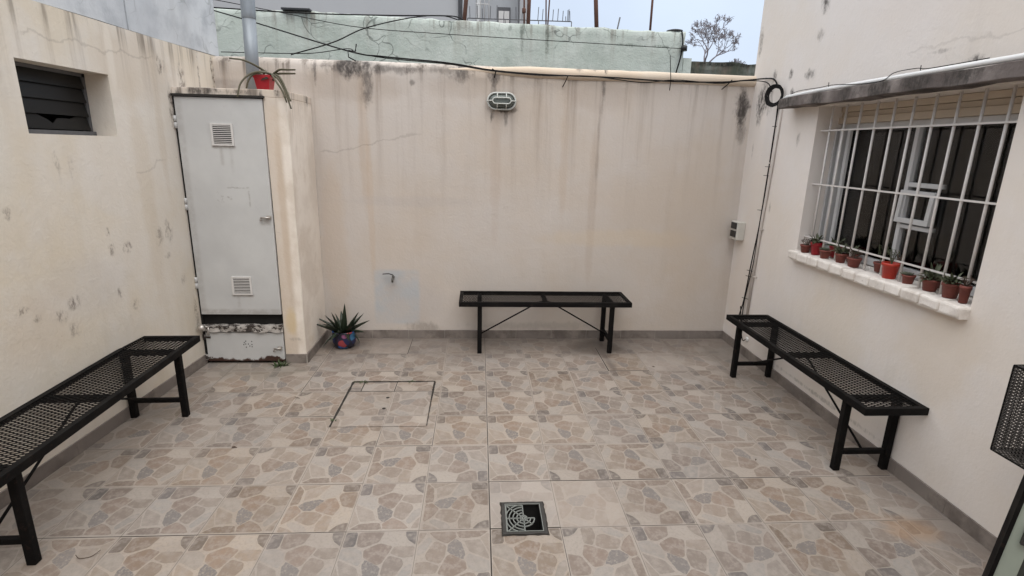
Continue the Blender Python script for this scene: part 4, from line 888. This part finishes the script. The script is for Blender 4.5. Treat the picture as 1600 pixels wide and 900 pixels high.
# ------------------------------------------------------------------ drain
t10 = thing('floor_drain', 'square floor drain with a broken spider-web grate', 'drain', (.226, 2.2, 0))
x0, y0, x1, y1 = DR
bm = B(); wq = .016
for (a, b, c, d_) in ((x0-.004, y0-.004, x1+.004, y0+wq), (x0-.004, y1-wq, x1+.004, y1+.004), (x0-.004, y0+wq, x0+wq, y1-wq), (x1-wq, y0+wq, x1+.004, y1-wq)): box(bm, (a, b, .0022), (c, d_, .0055))
bmesh.ops.subdivide_edges(bm, edges=bm.edges, cuts=4, use_grid_fill=True); wob(bm, .004, 30, 3); at(obj('rim', bm, M['drainrim']), t10)
bm = B(); dg = random.Random(4); pr = None; ring_ = []
for k in range(48):
    q_ = k/12; s_ = int(q_); f_2 = q_-s_; P_ = ((x0-.010, y0-.010), (x1+.010, y0-.010), (x1+.010, y1+.010), (x0-.010, y1+.010)); A_, B_ = P_[s_], P_[(s_+1) % 4]
    ring_.append((A_[0]+(B_[0]-A_[0])*f_2+dg.uniform(-.003, .003), A_[1]+(B_[1]-A_[1])*f_2+dg.uniform(-.003, .003)))
cx_, cy_ = (x0+x1)/2, (y0+y1)/2
for k in range(48):
    a_, b_ = ring_[k], ring_[(k+1) % 48]; sh = lambda p: (cx_+(p[0]-cx_)*.90, cy_+(p[1]-cy_)*.91, .0021)
    quad(bm, (*a_, .0021), (*b_, .0021), sh(b_), sh(a_))
at(obj('dirt_ring', bm, M['darkgap'], recalc=False), t10)
bm = B()
for (a, b, c, d_) in ((x0+.012, y0+.012, x1-.012, y0+.015), (x0+.012, y1-.015, x1-.012, y1-.012), (x0+.012, y0+.0152, x0+.015, y1-.0152), (x1-.015, y0+.0152, x1-.012, y1-.0152)): box(bm, (a, b, .0056), (c, d_, .0085))
at(obj('rim_lip', bm, M['drain']), t10)
bm = B(); box(bm, (x0+.001, y0+.001, -.20), (x1-.001, y1-.001, .0015))
for f in list(bm.faces):
    if f.calc_center_median().z > 0: bm.faces.remove(f)
bmesh.ops.reverse_faces(bm, faces=bm.faces); at(obj('pit', bm, M['void'], recalc=False), t10)
bm = B(); cx, cy = .226+.0, 2.200; hx, hy = .083, .095; rw = .0048; gz = .001
for (a, b) in (((cx-hx, cy-hy), (cx-hx, cy+hy)), ((cx-hx, cy-hy), (cx+.01, cy-hy)), ((cx-hx, cy+hy), (cx+.0, cy+hy))): bar(bm, (*a, gz), (*b, gz), .007, .006)
for r, a0, a1 in ((.20, 0, 360), (.40, 90, 360), (.40, 0, 0), (.62, 90, 300), (.62, 300, 360), (.84, 90, 270), (1.04, 105, 165), (1.04, 195, 255)):
    if a1 <= a0: continue
    n = max(3, int((a1-a0)/12)); pts = [(cx+hx*r*math.cos(R_(a0+(a1-a0)*k/n)), cy+hy*r*math.sin(R_(a0+(a1-a0)*k/n)), gz) for k in range(n+1)]
    for p, q in zip(pts, pts[1:]): bar(bm, p, q, rw, .005)
for a, L_ in ((90, 1.0), (135, 1.3), (180, 1.0), (225, 1.3), (270, 1.0), (315, .66), (0, .62), (45, .2)):
    bar(bm, (cx, cy, gz), (cx+hx*L_*math.cos(R_(a)), cy+hy*L_*math.sin(R_(a)), gz), rw, .005)
at(obj('grate', bm, M['drain']), t10)

# ------------------------------------------------------------------ inspection hatch in the floor
t11 = thing('inspection_hatch', 'tiled inspection cover outlined by a dark dirt-filled gap in the floor', 'hatch', (-.62, 3.42, 0))
bm = B(); uvl = bm.loops.layers.uv.new('UVMap'); fl = bm.faces.layers.float.new('fade'); hr = (-.918, 3.085, -.326, 3.748)
for i in range(-4, 0):
    for j in range(2, 6):
        a, b = GX+i*T, GY+j*TY; c_, d_ = a+T, b+TY; a, b, c_, d_ = max(a, hr[0]), max(b, hr[1]), min(c_, hr[2]), min(d_, hr[3])
        if c_-a < .01 or d_-b < .01: continue
        j0 = b
        for (p0, p1) in (((b, 3.585), (3.589, d_)) if b < 3.585 < d_ else ((b, d_),)):
            if p1-p0 < .004: continue
            tile(bm, uvl, fl, i, j, [(a+.0012, p0+.0006, c_-.0012, p1-.0006)], .0030, (i*3+j) % 4, (i+j) % 2, .35)
at(obj('cover', bm, M['tile'], recalc=False), t11)
bm = B(); q = .0022
def gap(a, b, wd0, wd1, n=22, seed=0):
    rg = random.Random(seed); a = Vector((*a, 0)); b = Vector((*b, 0)); d_ = (b-a); s_ = Vector((-d_.y, d_.x, 0)).normalized(); pr = None
    for k in range(n+1):
        p = a+d_*k/n; wd = (wd0+(wd1-wd0)*k/n)*rg.uniform(1.0, 1.6); cur = (bm.verts.new((*(p-s_*wd).xy, .0046)), bm.verts.new((*(p+s_*wd).xy, .0046)))
        if pr: bm.faces.new((pr[0], cur[0], cur[1], pr[1]))
        pr = cur
gap((-.925, 3.752), (-.318, 3.752), .009, .008, seed=1); gap((-.922, 3.75), (-.922, 3.085), .0065, .0055, seed=2); gap((-.322, 3.75), (-.322, 3.45), .007, .0035, seed=3); gap((-.322, 3.45), (-.320, 3.09), .0028, .0016, seed=4)
gap((-.915, 3.587), (-.33, 3.587), .002, .0022, seed=5); gap((-.835, 3.745), (-.835, 3.59), .003, .002, seed=6); gap((-.598, 3.745), (-.598, 3.59), .002, .002, seed=7)
at(obj('gap_dirt', bm, M['darkgap'], recalc=False), t11)
for (x, y) in ((-.628, 3.488), (-.627, 3.327)):
    bm = B(); lathe(bm, (x, y, .0032), [(.0125, 0), (.0125, .0012), (.007, .0016)], 14); at(obj('lifting_hole', bm, M['darkgap']), t11)
def weed(label, c, n, sz, seed, spread=.05):
    bm = B(); rw_ = random.Random(seed)
    for k in range(n):
        a = rw_.uniform(0, 6.28); r = rw_.uniform(0, spread); e_ = rw_.uniform(.2, 1.3)
        leafblade(bm, (c[0]+r*math.cos(a)*1.3, c[1]+r*math.sin(a)*.4, .002), (math.cos(a)*math.cos(e_), math.sin(a)*math.cos(e_), math.sin(e_)), sz*rw_.uniform(.5, 1.1), sz*.28, rw_.uniform(.3, 1.5), 4)
    return tag(obj('weed', bm, simple('weed_leaf', (.05,.075,.025), .7, var=.4)), label, 'weed', 'weeds growing in floor gaps')
weed('bright green weed growing at the foot of the cupboard pillar', (-1.57, 4.07), 34, .055, 1, .045)
weed('small dark weed at the back left of the floor hatch', (-.86, 3.735), 20, .030, 2, .03)
weed('small weed at the back right of the floor hatch', (-.50, 3.748), 10, .030, 3, .02)
weed('tiny weed at the front left end of the hatch gap', (-.918, 3.16), 9, .026, 4, .012)
# dry bits on the floor
rd = random.Random(5); 
for k, (x, y, lb) in enumerate(((-1.42, 2.86, 'dark crumpled leaf on the tiles right of the left bench'), (1.45, 4.02, 'small dark leaf on the tiles left of the right bench'), (1.62, 2.67, 'tiny dark leaf on the tiles near the right bench front leg'), (-1.27, 3.50, 'thin dry leaf on the tiles in front of the cupboard'))):
    bm = B(); leafblade(bm, (x, y, .004), (math.cos(k*2), math.sin(k*2), .2), (.035, .028, .018, .05)[k], (.018, .012, .009, .008)[k], .6, 5); tag(obj('fallen_leaf', bm, M['drystem']), lb, 'leaf', 'leaves fallen on the floor')
bm = B(); tube(bm, spline([(-1.70, 2.02, .004), (-1.67, 2.0, .004), (-1.63, 2.01, .004), (-1.61, 2.04, .01)], 6), .0013, 6); tag(obj('twig', bm, M['drystem']), 'thin curved twig beside the left bench front leg', 'twig')

# ------------------------------------------------------------------ pots on the sill
def pot(label, x, y, r, h, m, kind, seed, tall=False):
    z = 1.0415; r *= 1.12; x = max(x, 2.305+r*.6)
    t = thing('potted_plant', label, 'plant', (x, y, z), 0, 'small potted plants on the barred window sill')
    bm = B(); lathe(bm, (0, 0, 0), [(r*.74, 0), (r*.95, h*.80), (r*1.05, h*.80), (r*1.07, h), (r*.94, h), (r*.90, h*.86)], 18); obj('pot', bm, M[m], t)
    bm = B(); lathe(bm, (0, 0, h*.84), [(r*.92, 0), (r*.90, .003), (r*.3, .006)], 14); obj('soil', bm, M['soil'], t)
    bm = B(); g_ = random.Random(seed)
    if kind == 'dry':
        for k in range(14):
            a = g_.uniform(0, 6.28); tube(bm, [(g_.uniform(-.4, .4)*r, g_.uniform(-.4, .4)*r, h*.86), (r*.7*math.cos(a), r*.7*math.sin(a), h+.02), (r*1.1*math.cos(a+.6), r*1.1*math.sin(a+.6), h+g_.uniform(.02, .065))], .0018, 4)
            leafblade(bm, (r*.8*math.cos(a), r*.8*math.sin(a), h+.03), (math.cos(a+1), math.sin(a+1), .4), .02, .010, .6, 3)
        mm = 'drystem'
    elif kind == 'rosette':
        for c_ in range(3):
            ox, oy = (0, 0) if c_ == 0 else (g_.uniform(-.6, .6)*r, g_.uniform(-.6, .6)*r)
            for k in range(16):
                a = k*2.4; e_ = .15+k*.07; leafblade(bm, (ox, oy, h*.95), (math.cos(a)*math.cos(e_), math.sin(a)*math.cos(e_), math.sin(e_)), r*(1.05-.04*k), .014, -.3, 4, .9, .2)
        mm = 'greyleaf'
    elif kind == 'bushy':
        for k in range(46):
            a = g_.uniform(0, 6.28); e_ = g_.uniform(.1, 1.4); rr = g_.uniform(0, r*1.0)
            leafblade(bm, (rr*math.cos(a), rr*math.sin(a), h*.9+g_.uniform(0, .03)), (math.cos(a)*math.cos(e_), math.sin(a)*math.cos(e_), math.sin(e_)), g_.uniform(.03, .062), .017, .8, 4)
        mm = 'olive'
    else:   # spindly
        for k in range(6):
            a = g_.uniform(0, 6.28); P = [(0, 0, h*.85), (r*.3*math.cos(a), r*.3*math.sin(a), h+.04), (r*.7*math.cos(a), r*.7*math.sin(a), h+g_.uniform(.06, .11))]; tube(bm, P, .0022, 5)
            for q in range(7): b_ = g_.uniform(0, 6.28); leafblade(bm, Vector(P[1]).lerp(Vector(P[2]), q/7), (math.cos(b_), math.sin(b_), .5), .018, .007, .4, 3)
        mm = 'olive'
    obj('foliage', bm, M[mm], t); return t
pot('brown pot with withered plant at the far left end of the sill', 2.345, 3.665, .031, .055, 'terra', 'dry', 1)
pot('tall bright red pot second from the far left end of the sill', 2.375, 3.588, .034, .085, 'redpot', 'bushy', 2)
pot('brown pot with pale grey succulent right after the far red pot', 2.35, 3.448, .031, .058, 'terra', 'rosette', 3)
pot('brown pot with leggy olive plant, fourth from the left on the sill', 2.372, 3.315, .031, .060, 'terra', 'bushy', 4)
pot('brown pot with nearly bare soil, fifth from the left on the sill', 2.37, 3.185, .036, .058, 'terra', 'dry', 5)
pot('brown pot half hidden behind the bars left of the orange red pot', 2.44, 3.045, .034, .058, 'terra', 'spindly', 6)
pot('large orange red pot in the middle of the window sill', 2.37, 2.880, .040, .090, 'red2', 'spindly', 7)
pot('small brown pot topped by a pale frilly rosette right of the middle', 2.372, 2.742, .028, .052, 'terra', 'rosette', 8)
pot('brown pot with dried grey plant, third from the near end', 2.378, 2.600, .035, .062, 'terra', 'bushy', 9)
pot('wide brown pot with bushy green succulents near the near end', 2.372, 2.468, .036, .074, 'terra', 'bushy', 10)
pot('slim tall terracotta pot at the near right end of the sill', 2.355, 2.372, .021, .085, 'terra', 'dry', 11)
pot('dark red pot behind the far bars against the window', 2.455, 3.50, .034, .078, 'redpot', 'bushy', 12)
pot('brown pot in the rear row behind the slim near pot', 2.46, 2.36, .032, .070, 'terra', 'rosette', 13)
pot('leafy pot in the rear row behind the frilly rosette', 2.46, 2.67, .034, .056, 'terra', 'bushy', 14)
pot('red pot tucked behind the large orange red pot', 2.432, 2.945, .036, .075, 'redpot', 'dry', 15)
pot('leafy pot in the rear row behind the fourth brown pot', 2.462, 3.335, .034, .056, 'terra', 'bushy', 16)

# ------------------------------------------------------------------ mesh cage on right wall, near
t12 = thing('mesh_cage', 'black expanded-metal cage fixed low on the right wall at the photo edge', 'cage', (2.335, 1.5, .78))
ca = dict(x0=2.05, x1=2.333, y0=1.20, y1=1.79, z0=.60, z1=.960)
bm = B()
for x in (ca['x0'], ca['x1']):
    for z in (ca['z0'], ca['z1']): bar(bm, (x, ca['y0'], z), (x, ca['y1'], z), .005, .005)
    for y in (ca['y0'], ca['y1']): bar(bm, (x, y, ca['z0']), (x, y, ca['z1']), .005, .005)
for y in (ca['y0'], ca['y1']):
    for z in (ca['z0'], ca['z1']): bar(bm, (ca['x0'], y, z), (ca['x1'], y, z), .005, .005)
at(obj('cage_frame', bm, M['black']), t12)
bm = B(); cw = ca['x1']-ca['x0']; ch = ca['z1']-ca['z0']; cd = ca['y1']-ca['y0']; X_, Y_, Z_ = Vector((1, 0, 0)), Vector((0, 1, 0)), Vector((0, 0, 1))
for (o_, u1, u2, a, b) in ((Vector((ca['x0'], ca['y0'], ca['z0'])), Z_, Y_, ch, cd), (Vector((ca['x0'], ca['y1'], ca['z0'])), Z_, X_, ch, cw), (Vector((ca['x0'], ca['y0'], ca['z0'])), Z_, X_, ch, cw), (Vector((ca['x0'], ca['y0'], ca['z1'])), X_, Y_, cw, cd), (Vector((ca['x0'], ca['y0'], ca['z0'])), X_, Y_, cw, cd)):
    meshpanel(bm, a, b, .013, .026, .0040, .0022, org=o_, ux=u1, uy=u2)
at(obj('cage_mesh', bm, simple('cage_grey_black', (.055,.050,.047), .5, var=.4), recalc=False), t12)
bm = B(); box(bm, (ca['x0']+.03, ca['y0']+.03, ca['z0']+.008), (ca['x1']-.003, ca['y1']-.05, ca['z0']+.03)); at(obj('tray', bm, M['black']), t12)

# door leaf at lower right edge
t13 = thing('door_leaf', 'pale framed door leaf with black edge and latch, lower right corner', 'door', (1.28, 1.10, 0))
A0 = Vector((1.275, 1.10, 0.02)); A1 = Vector((1.395, 1.10, 1.15)); dv = Vector((.80, -.60, 0))
def slab(o0, o1, th=.03, zoff=0):
    bm = B(); nn_ = dv.cross(A1-A0).normalized()*th/2
    vs = [bm.verts.new(p+q) for q in (-nn_, nn_) for p in (A0+dv*o0, A0+dv*o1, A1+dv*o1, A1+dv*o0)]
    for f in ((0,1,2,3),(7,6,5,4),(0,4,5,1),(1,5,6,2),(2,6,7,3),(3,7,4,0)): bm.faces.new([vs[x] for x in f])
    return bm
at(obj('edge_strip', slab(0, .009, .040), M['black']), t13); at(obj('stile', slab(.0095, .050, .032), M['palestile']), t13); at(obj('glazing', slab(.0505, .40, .02), M['frost']), t13); at(obj('stile', slab(.4005, .45, .032), M['palestile']), t13)
bm = B(); mid = A0.lerp(A1, .70)+dv*.040; nn_ = dv.cross(A1-A0).normalized(); 
if nn_.y > 0: nn_ = -nn_
up_ = (A1-A0).normalized(); vs = [bm.verts.new(mid+dv*a+up_*b+nn_*c_) for c_ in (.0165, .028) for a, b in ((-.010, -.028), (.010, -.028), (.010, .028), (-.010, .028))]
for f in ((0,1,2,3),(7,6,5,4),(0,4,5,1),(1,5,6,2),(2,6,7,3),(3,7,4,0)): bm.faces.new([vs[x] for x in f])
at(obj('latch', bm, M['drainrim'], bevel=.002), t13)

# ------------------------------------------------------------------ beyond the back wall
t14 = thing('green_building', 'low building with pale green cracked parapet wall behind the courtyard', 'building', (0, 6.2, 0))
ga = Vector((-3.6, 5.916, 0)); gb = Vector((2.27, 6.323, 0)); gd = (gb-ga).normalized(); gn = Vector((gd.y, -gd.x, 0))
bm = B(); n = 70; L_ = (gb-ga).length; rows = []
for i in range(n+1):
    p = ga+gd*L_*i/n
    zt = 3.0+rnd.uniform(-.006, .006)
    rows.append([bm.verts.new(q) for q in [(p.x, p.y, z) for z in (1.6, 2.1, 2.4, 2.55, 2.65, 2.75, 2.85, 2.93, 2.985)] + [(*(p-gn*.02).xy, zt), (*(p-gn*.13).xy, zt), (*(p-gn*.15).xy, 2.98), (*(p-gn*.15).xy, 1.6)]])
for a, b in zip(rows, rows[1:]):
    for k in range(len(rows[0])-1): bm.faces.new((a[k], b[k], b[k+1], a[k+1])).smooth = k < 8
bm.faces.new(rows[0]); bm.faces.new(rows[-1]); wob(bm, .014, 3.5, 8); wob(bm, .010, 9, 2); at(obj('parapet', bm, M['green']), t14)
bm = B(); box(bm, (2.275, 6.33, 1.6), (2.37, 6.9, 2.735)); wob(bm, .01, 6, 2); at(obj('low_parapet_end', bm, M['green']), t14)
bm = B(); box(bm, (-3.6, 6.55, 2.3), (2.27, 8.5, 2.90)); box(bm, (-3.6, 6.15, 1.6), (2.2, 6.55, 2.30)); at(obj('flat_roof', bm, M['roof']), t14)
bm = B(); lathe(bm, (2.17, 6.40, 3.002), [(.02, 0), (.03, .008), (.085, .014), (.09, .024), (.05, .034)], 20); at(obj('vent_cap', bm, M['rod']), t14)
bm = B(); lathe(bm, (0, 0, 0), [(.035, 0), (.035, .05), (.02, .06)], 10); bmesh.ops.translate(bm, verts=bm.verts, vec=(2.255, 6.285, 2.80)); at(obj('insulator', bm, M['blackp']), t14)
bm = B(); box(bm, (-1.98, 5.99, 3.002), (-1.70, 6.07, 3.02)); at(obj('dark_strip', bm, M['blackp']), t14)

bm = B(); box(bm, (2.72, 7.5, 1.5), (4.3, 7.7, 2.875)); bmesh.ops.subdivide_edges(bm, edges=bm.edges, cuts=14, use_grid_fill=True); wob(bm, .05, 4, 6)
tag(obj('mossy_wall', bm, M['mossy']), 'low dark mossy wall under the bare tree on the skyline', 'wall')
bm = B(); box(bm, (-8, 9., 0), (-.34, 11, 6.5)); tg = thing('grey_building', 'plain light grey building side at the top left beyond the green wall', 'building', (-4, 9, 0)); at(obj('wall', bm, M['greybuild']), tg)
bm = B(); tube(bm, [(-.30, 8.96, 2.9), (-.30, 8.96, 6.4)], .035, 10); at(obj('downpipe', bm, M['rod']), tg)
tf = thing('distant_house', 'distant pale house with one barred window between rusty posts', 'house', (.5, 14, 0))
bm = B(); box(bm, (-.9, 14., 0), (-.10, 16, 7)); box(bm, (.02, 14.8, 0), (.96, 16, 7)); at(obj('wall', bm, M['build2']), tf)
bm = B(); box(bm, (.97, 14.3, 0), (1.22, 16, 7)); at(obj('corner_wall', bm, M['greybuild']), tf)
bm = B(); box(bm, (-.09, 14.2, 3.4), (.018, 14.9, 7)); at(obj('bay', bm, M['pvc']), tf)
bm = B(); box(bm, (.44, 14.76, 4.5), (.76, 14.798, 5.12)); wd_ = at(obj('window', bm, M['rod']), tf); bpy.context.view_layer.update()
bm = B(); 
for q in range(2): box(bm, (.465+q*.14, 14.74, 4.5), (.59+q*.14, 14.758, 5.03))
o = obj('pane', bm, M['ventwhite'], wd_); under(o, tf, wd_)
bm = B()
for x in (.0, .10, .20): tube(bm, [(x, 13.6, 4.4), (x, 13.6, 6.2)], .012, 6)
for z in (4.9, 5.1): tube(bm, [(-.1, 13.6, z), (.22, 13.6, z)], .010, 6)
for q in range(5): tube(bm, [(.2-.02*q*q*.4, 13.6-.05*q, 5.1+.05*q), (.2-.02*(q+1)**2*.4, 13.55-.05*q, 5.15+.05*q)], .01, 6)
at(obj('balcony_frame', bm, M['ventwhite']), tf)

# posts on the green roof
def post(x0, x1, y, z1, r, m, label, knob=None, base=2.90):
    bm = B(); tube(bm, [(x0, y, base), (x1, y, z1)], r, 10)
    if knob: lathe(bm, (x0+(x1-x0)*.5, y, knob), [(r, -.03), (r*2.2, -.02), (r*2.2, .02), (r, .03)], 10)
    return tag(obj('rusty_post', bm, M[m]), label, 'post', 'rusty posts standing on the green building')
post(-.195, -.12, 6.62, 3.7, .024, 'rust', 'thick dark rusty post leaning right beside the grey building corner')
post(.50, .48, 6.58, 3.7, .010, 'rust', 'thin rusty post with a swollen coupling, left of a thick one', knob=3.21)
post(.545, .555, 6.64, 3.7, .022, 'rust', 'thick dark post right beside the thin coupled one')
post(.752, .725, 6.6, 3.7, .008, 'rust', 'left thin rod of the crossing pair of rusty rods')
post(.760, .79, 6.6, 3.7, .008, 'rust', 'right thin rod of the crossing pair of rusty rods')
post(1.342, 1.26, 6.6, 3.8, .024, 'rust', 'thick rusty post leaning left against open sky')
post(1.950, 1.950, 6.6, 3.8, .013, 'rust', 'thin straight rusty post nearest the bare tree')
post(1.54, 1.59, 6.6, 3.185, .008, 'rod', 'short grey stub of rod between the two sky posts')
t15 = thing('roof_railing', 'thin dark railing of upright rods along the green roof edge', 'railing', (.5, 7.0, 2.9))
bm = B(); tube(bm, [(-.15, 7.0, 3.20), (1.10, 7.0, 3.205)], .006, 6)
for x in (-.15, .3, .7, 1.1): tube(bm, [(x, 7.0, 2.90), (x, 7.0, 3.2)], .006, 6)
at(obj('rail', bm, M['rod']), t15)
for x, z in ((-.12, 3.33), (-.03, 3.34), (.03, 3.31), (.12, 3.34), (.20, 3.35), (.28, 3.28), (.36, 3.28), (.43, 3.34), (.50, 3.33), (.69, 3.35), (.745, 3.33), (.87, 3.33), (.93, 3.34), (.99, 3.32), (1.03, 3.26), (1.05, 3.33), (1.065, 3.34), (1.08, 3.32)):
    bm = B(); tube(bm, [(x, 7.0, 3.205), (x+rnd.uniform(-.008, .008), 7.0, z)], .0045, 5); at(obj('rod', bm, M['rod']), t15)

# cables over the back wall
def cable(label, pts, r, sub=8):
    bm = B(); tube(bm, spline(pts, sub), r, 6); return tag(obj('overhead_cable', bm, M['cable']), label, 'cable', 'black cables strung over the back wall')
cable('thickest black cable sagging along the top of the back wall to the coil', [(-2.60,5.75,2.935),(-2.01,5.4,2.755),(-1.07,4.78,2.452),(-.77,4.685,2.405),(-.26,4.655,2.37),(.11,4.655,2.325),(.53,4.655,2.305),(1.06,4.655,2.30),(1.58,4.655,2.285),(1.99,4.655,2.29),(2.22,4.64,2.31),(2.31,4.53,2.312),(2.315,4.38,2.292),(2.315,4.30,2.235)], .0062)
cable('second cable running twisted beside the thick one along the wall', [(-1.07,4.77,2.45),(-.76,4.69,2.395),(-.26,4.65,2.36),(.11,4.65,2.318),(.53,4.65,2.297),(.85,4.65,2.305),(1.06,4.648,2.292),(1.35,4.648,2.268),(1.62,4.648,2.295),(1.99,4.65,2.280),(2.2,4.64,2.305),(2.31,4.48,2.28),(2.316,4.38,2.20)], .0042)
cable('nearly level cable from the upper left past the flue pipe', [(-2.60,5.78,2.95),(-1.7,5.85,2.945),(-.89,5.9,2.965),(-.39,5.9,2.98),(-.25,6.3,3.06),(-.18,6.6,3.09)], .0065)
cable('cable dropping leftwards from the rusty post to the wall top', [(-.20,6.6,3.08),(-.38,5.9,2.98),(-.67,5.6,2.885),(-1.03,5.3,2.725),(-1.24,5.0,2.55),(-1.55,4.85,2.42)], .0055)
cable('long thin wire crossing the green wall to its right corner', [(-2.58,5.55,2.99),(-1.85,5.6,2.89),(-1.15,5.6,2.79),(-.31,5.7,2.775),(.98,5.95,2.79),(2.27,6.27,2.82)], .0035)
cable('thin wire looping low over the left end of the back wall', [(-2.13,4.9,2.43),(-1.64,4.9,2.435),(-1.38,4.9,2.445),(-1.09,4.82,2.475),(-1.02,4.78,2.45)], .0035)
cable('black cable running down the right end of the green wall', [(2.22,6.31,3.01),(2.235,6.29,2.9),(2.225,6.28,2.75),(2.18,6.27,2.55)], .008)
def hook(label, pts, r=.004):
    bm = B(); tube(bm, [Vector(p) for p in pts], r, 6); return tag(obj('cable_hook', bm, M['cable']), label, 'hook', 'hooks holding the cables on the back wall')
hook('dark hook with upright pin tying the cables at the stained wall top', [(-1.0,4.77,2.505),(-1.01,4.77,2.45),(-1.07,4.77,2.455),(-1.06,4.74,2.40),(-1.0,4.715,2.37)], .005)
hook('small hook above the bulkhead lamp', [(.10,4.645,2.335),(.13,4.65,2.318),(.12,4.70,2.275)], .005)
hook('small bent hook under the cable, left of the coping stain', [(.72,4.64,2.30),(.71,4.66,2.27),(.69,4.71,2.22)])
hook('hook with tall thin pin near the right half of the wall', [(1.575,4.70,2.49),(1.58,4.645,2.30),(1.585,4.66,2.26),(1.60,4.71,2.22)], .003)
hook('last hook before the cables turn onto the house wall', [(2.10,4.64,2.31),(2.08,4.66,2.28),(2.05,4.71,2.24)])

# ------------------------------------------------------------------ tree
def tree(label, base, h, seed, spread, levels=5, lean=0, n0=4, leafp=.05):
    t = thing('tree', label, 'tree', base); g_ = random.Random(seed); bm = B(); tw = B(); tips = []
    def grow(p, d_, L_, r, lv):
        pts = [p]; rs = [r]; n = 4
        for k in range(n):
            d_ = (d_+Vector([g_.uniform(-.22, .22) for _ in range(3)])+Vector((0, 0, .06))).normalized(); p = p+d_*L_/n; pts.append(p); rs.append(r*(1-.45*(k+1)/n))
            if lv <= 2:
                for _ in range(1 if lv else 2):
                    dd = (d_*.7+Vector([g_.uniform(-.9, .9) for _ in range(3)])).normalized(); q = p+dd*g_.uniform(.10, .30)*h/5; tube(tw, [p, (p+q)/2+Vector((0, 0, .02)), q], [.011, .007, .004], 3, False); tips.append(q)
        tube(bm, pts, rs, 5 if lv > 2 else 4, False)
        if lv == 0: tips.append(p); return
        for k in range(g_.choice((2, 3, 3))):
            a = Vector([g_.uniform(-1, 1) for _ in range(3)]); dd = (d_+a*spread).normalized(); dd.z = max(dd.z, .05); grow(p, dd, L_*g_.uniform(.62, .85), r*.55, lv-1)
    for k in range(n0):
        a = k*2*math.pi/n0+g_.uniform(-.3, .3); grow(Vector((0, 0, 0)) if k else Vector((0, 0, 0)), Vector((math.cos(a)*.62+lean, math.sin(a)*.62, 1)).normalized(), h*.30, h*.012+.02, levels-1)
    tube(bm, [(0, 0, -5.4), (0, 0, .05)], [.22, .12], 10)
    obj('trunk', bm, M['bark'], t)
    for q in tips:
        if g_.random() < leafp:
            for _ in range(2):
                c_ = q+Vector([g_.uniform(-.05, .05) for _ in range(3)]); a = Vector([g_.uniform(-1, 1) for _ in range(3)]).normalized()*.035; b = a.cross(Vector([g_.uniform(-1, 1) for _ in range(3)])).normalized()*.022
                tw.faces.new([tw.verts.new(c_+k_) for k_ in (a, b, -a, -b)])
    obj('crown', tw, M['twig'], t, recalc=False); return t
tree('bare twiggy tree against the sky right of the green wall', (9.95, 25, 5.4), 2.35, 12, .85, 5, .40, 3)
tree('tips of a small thin shrub above the mossy wall, right of the tree', (11.5, 25, 5.3), .75, 9, .9, 3, 0, 6)
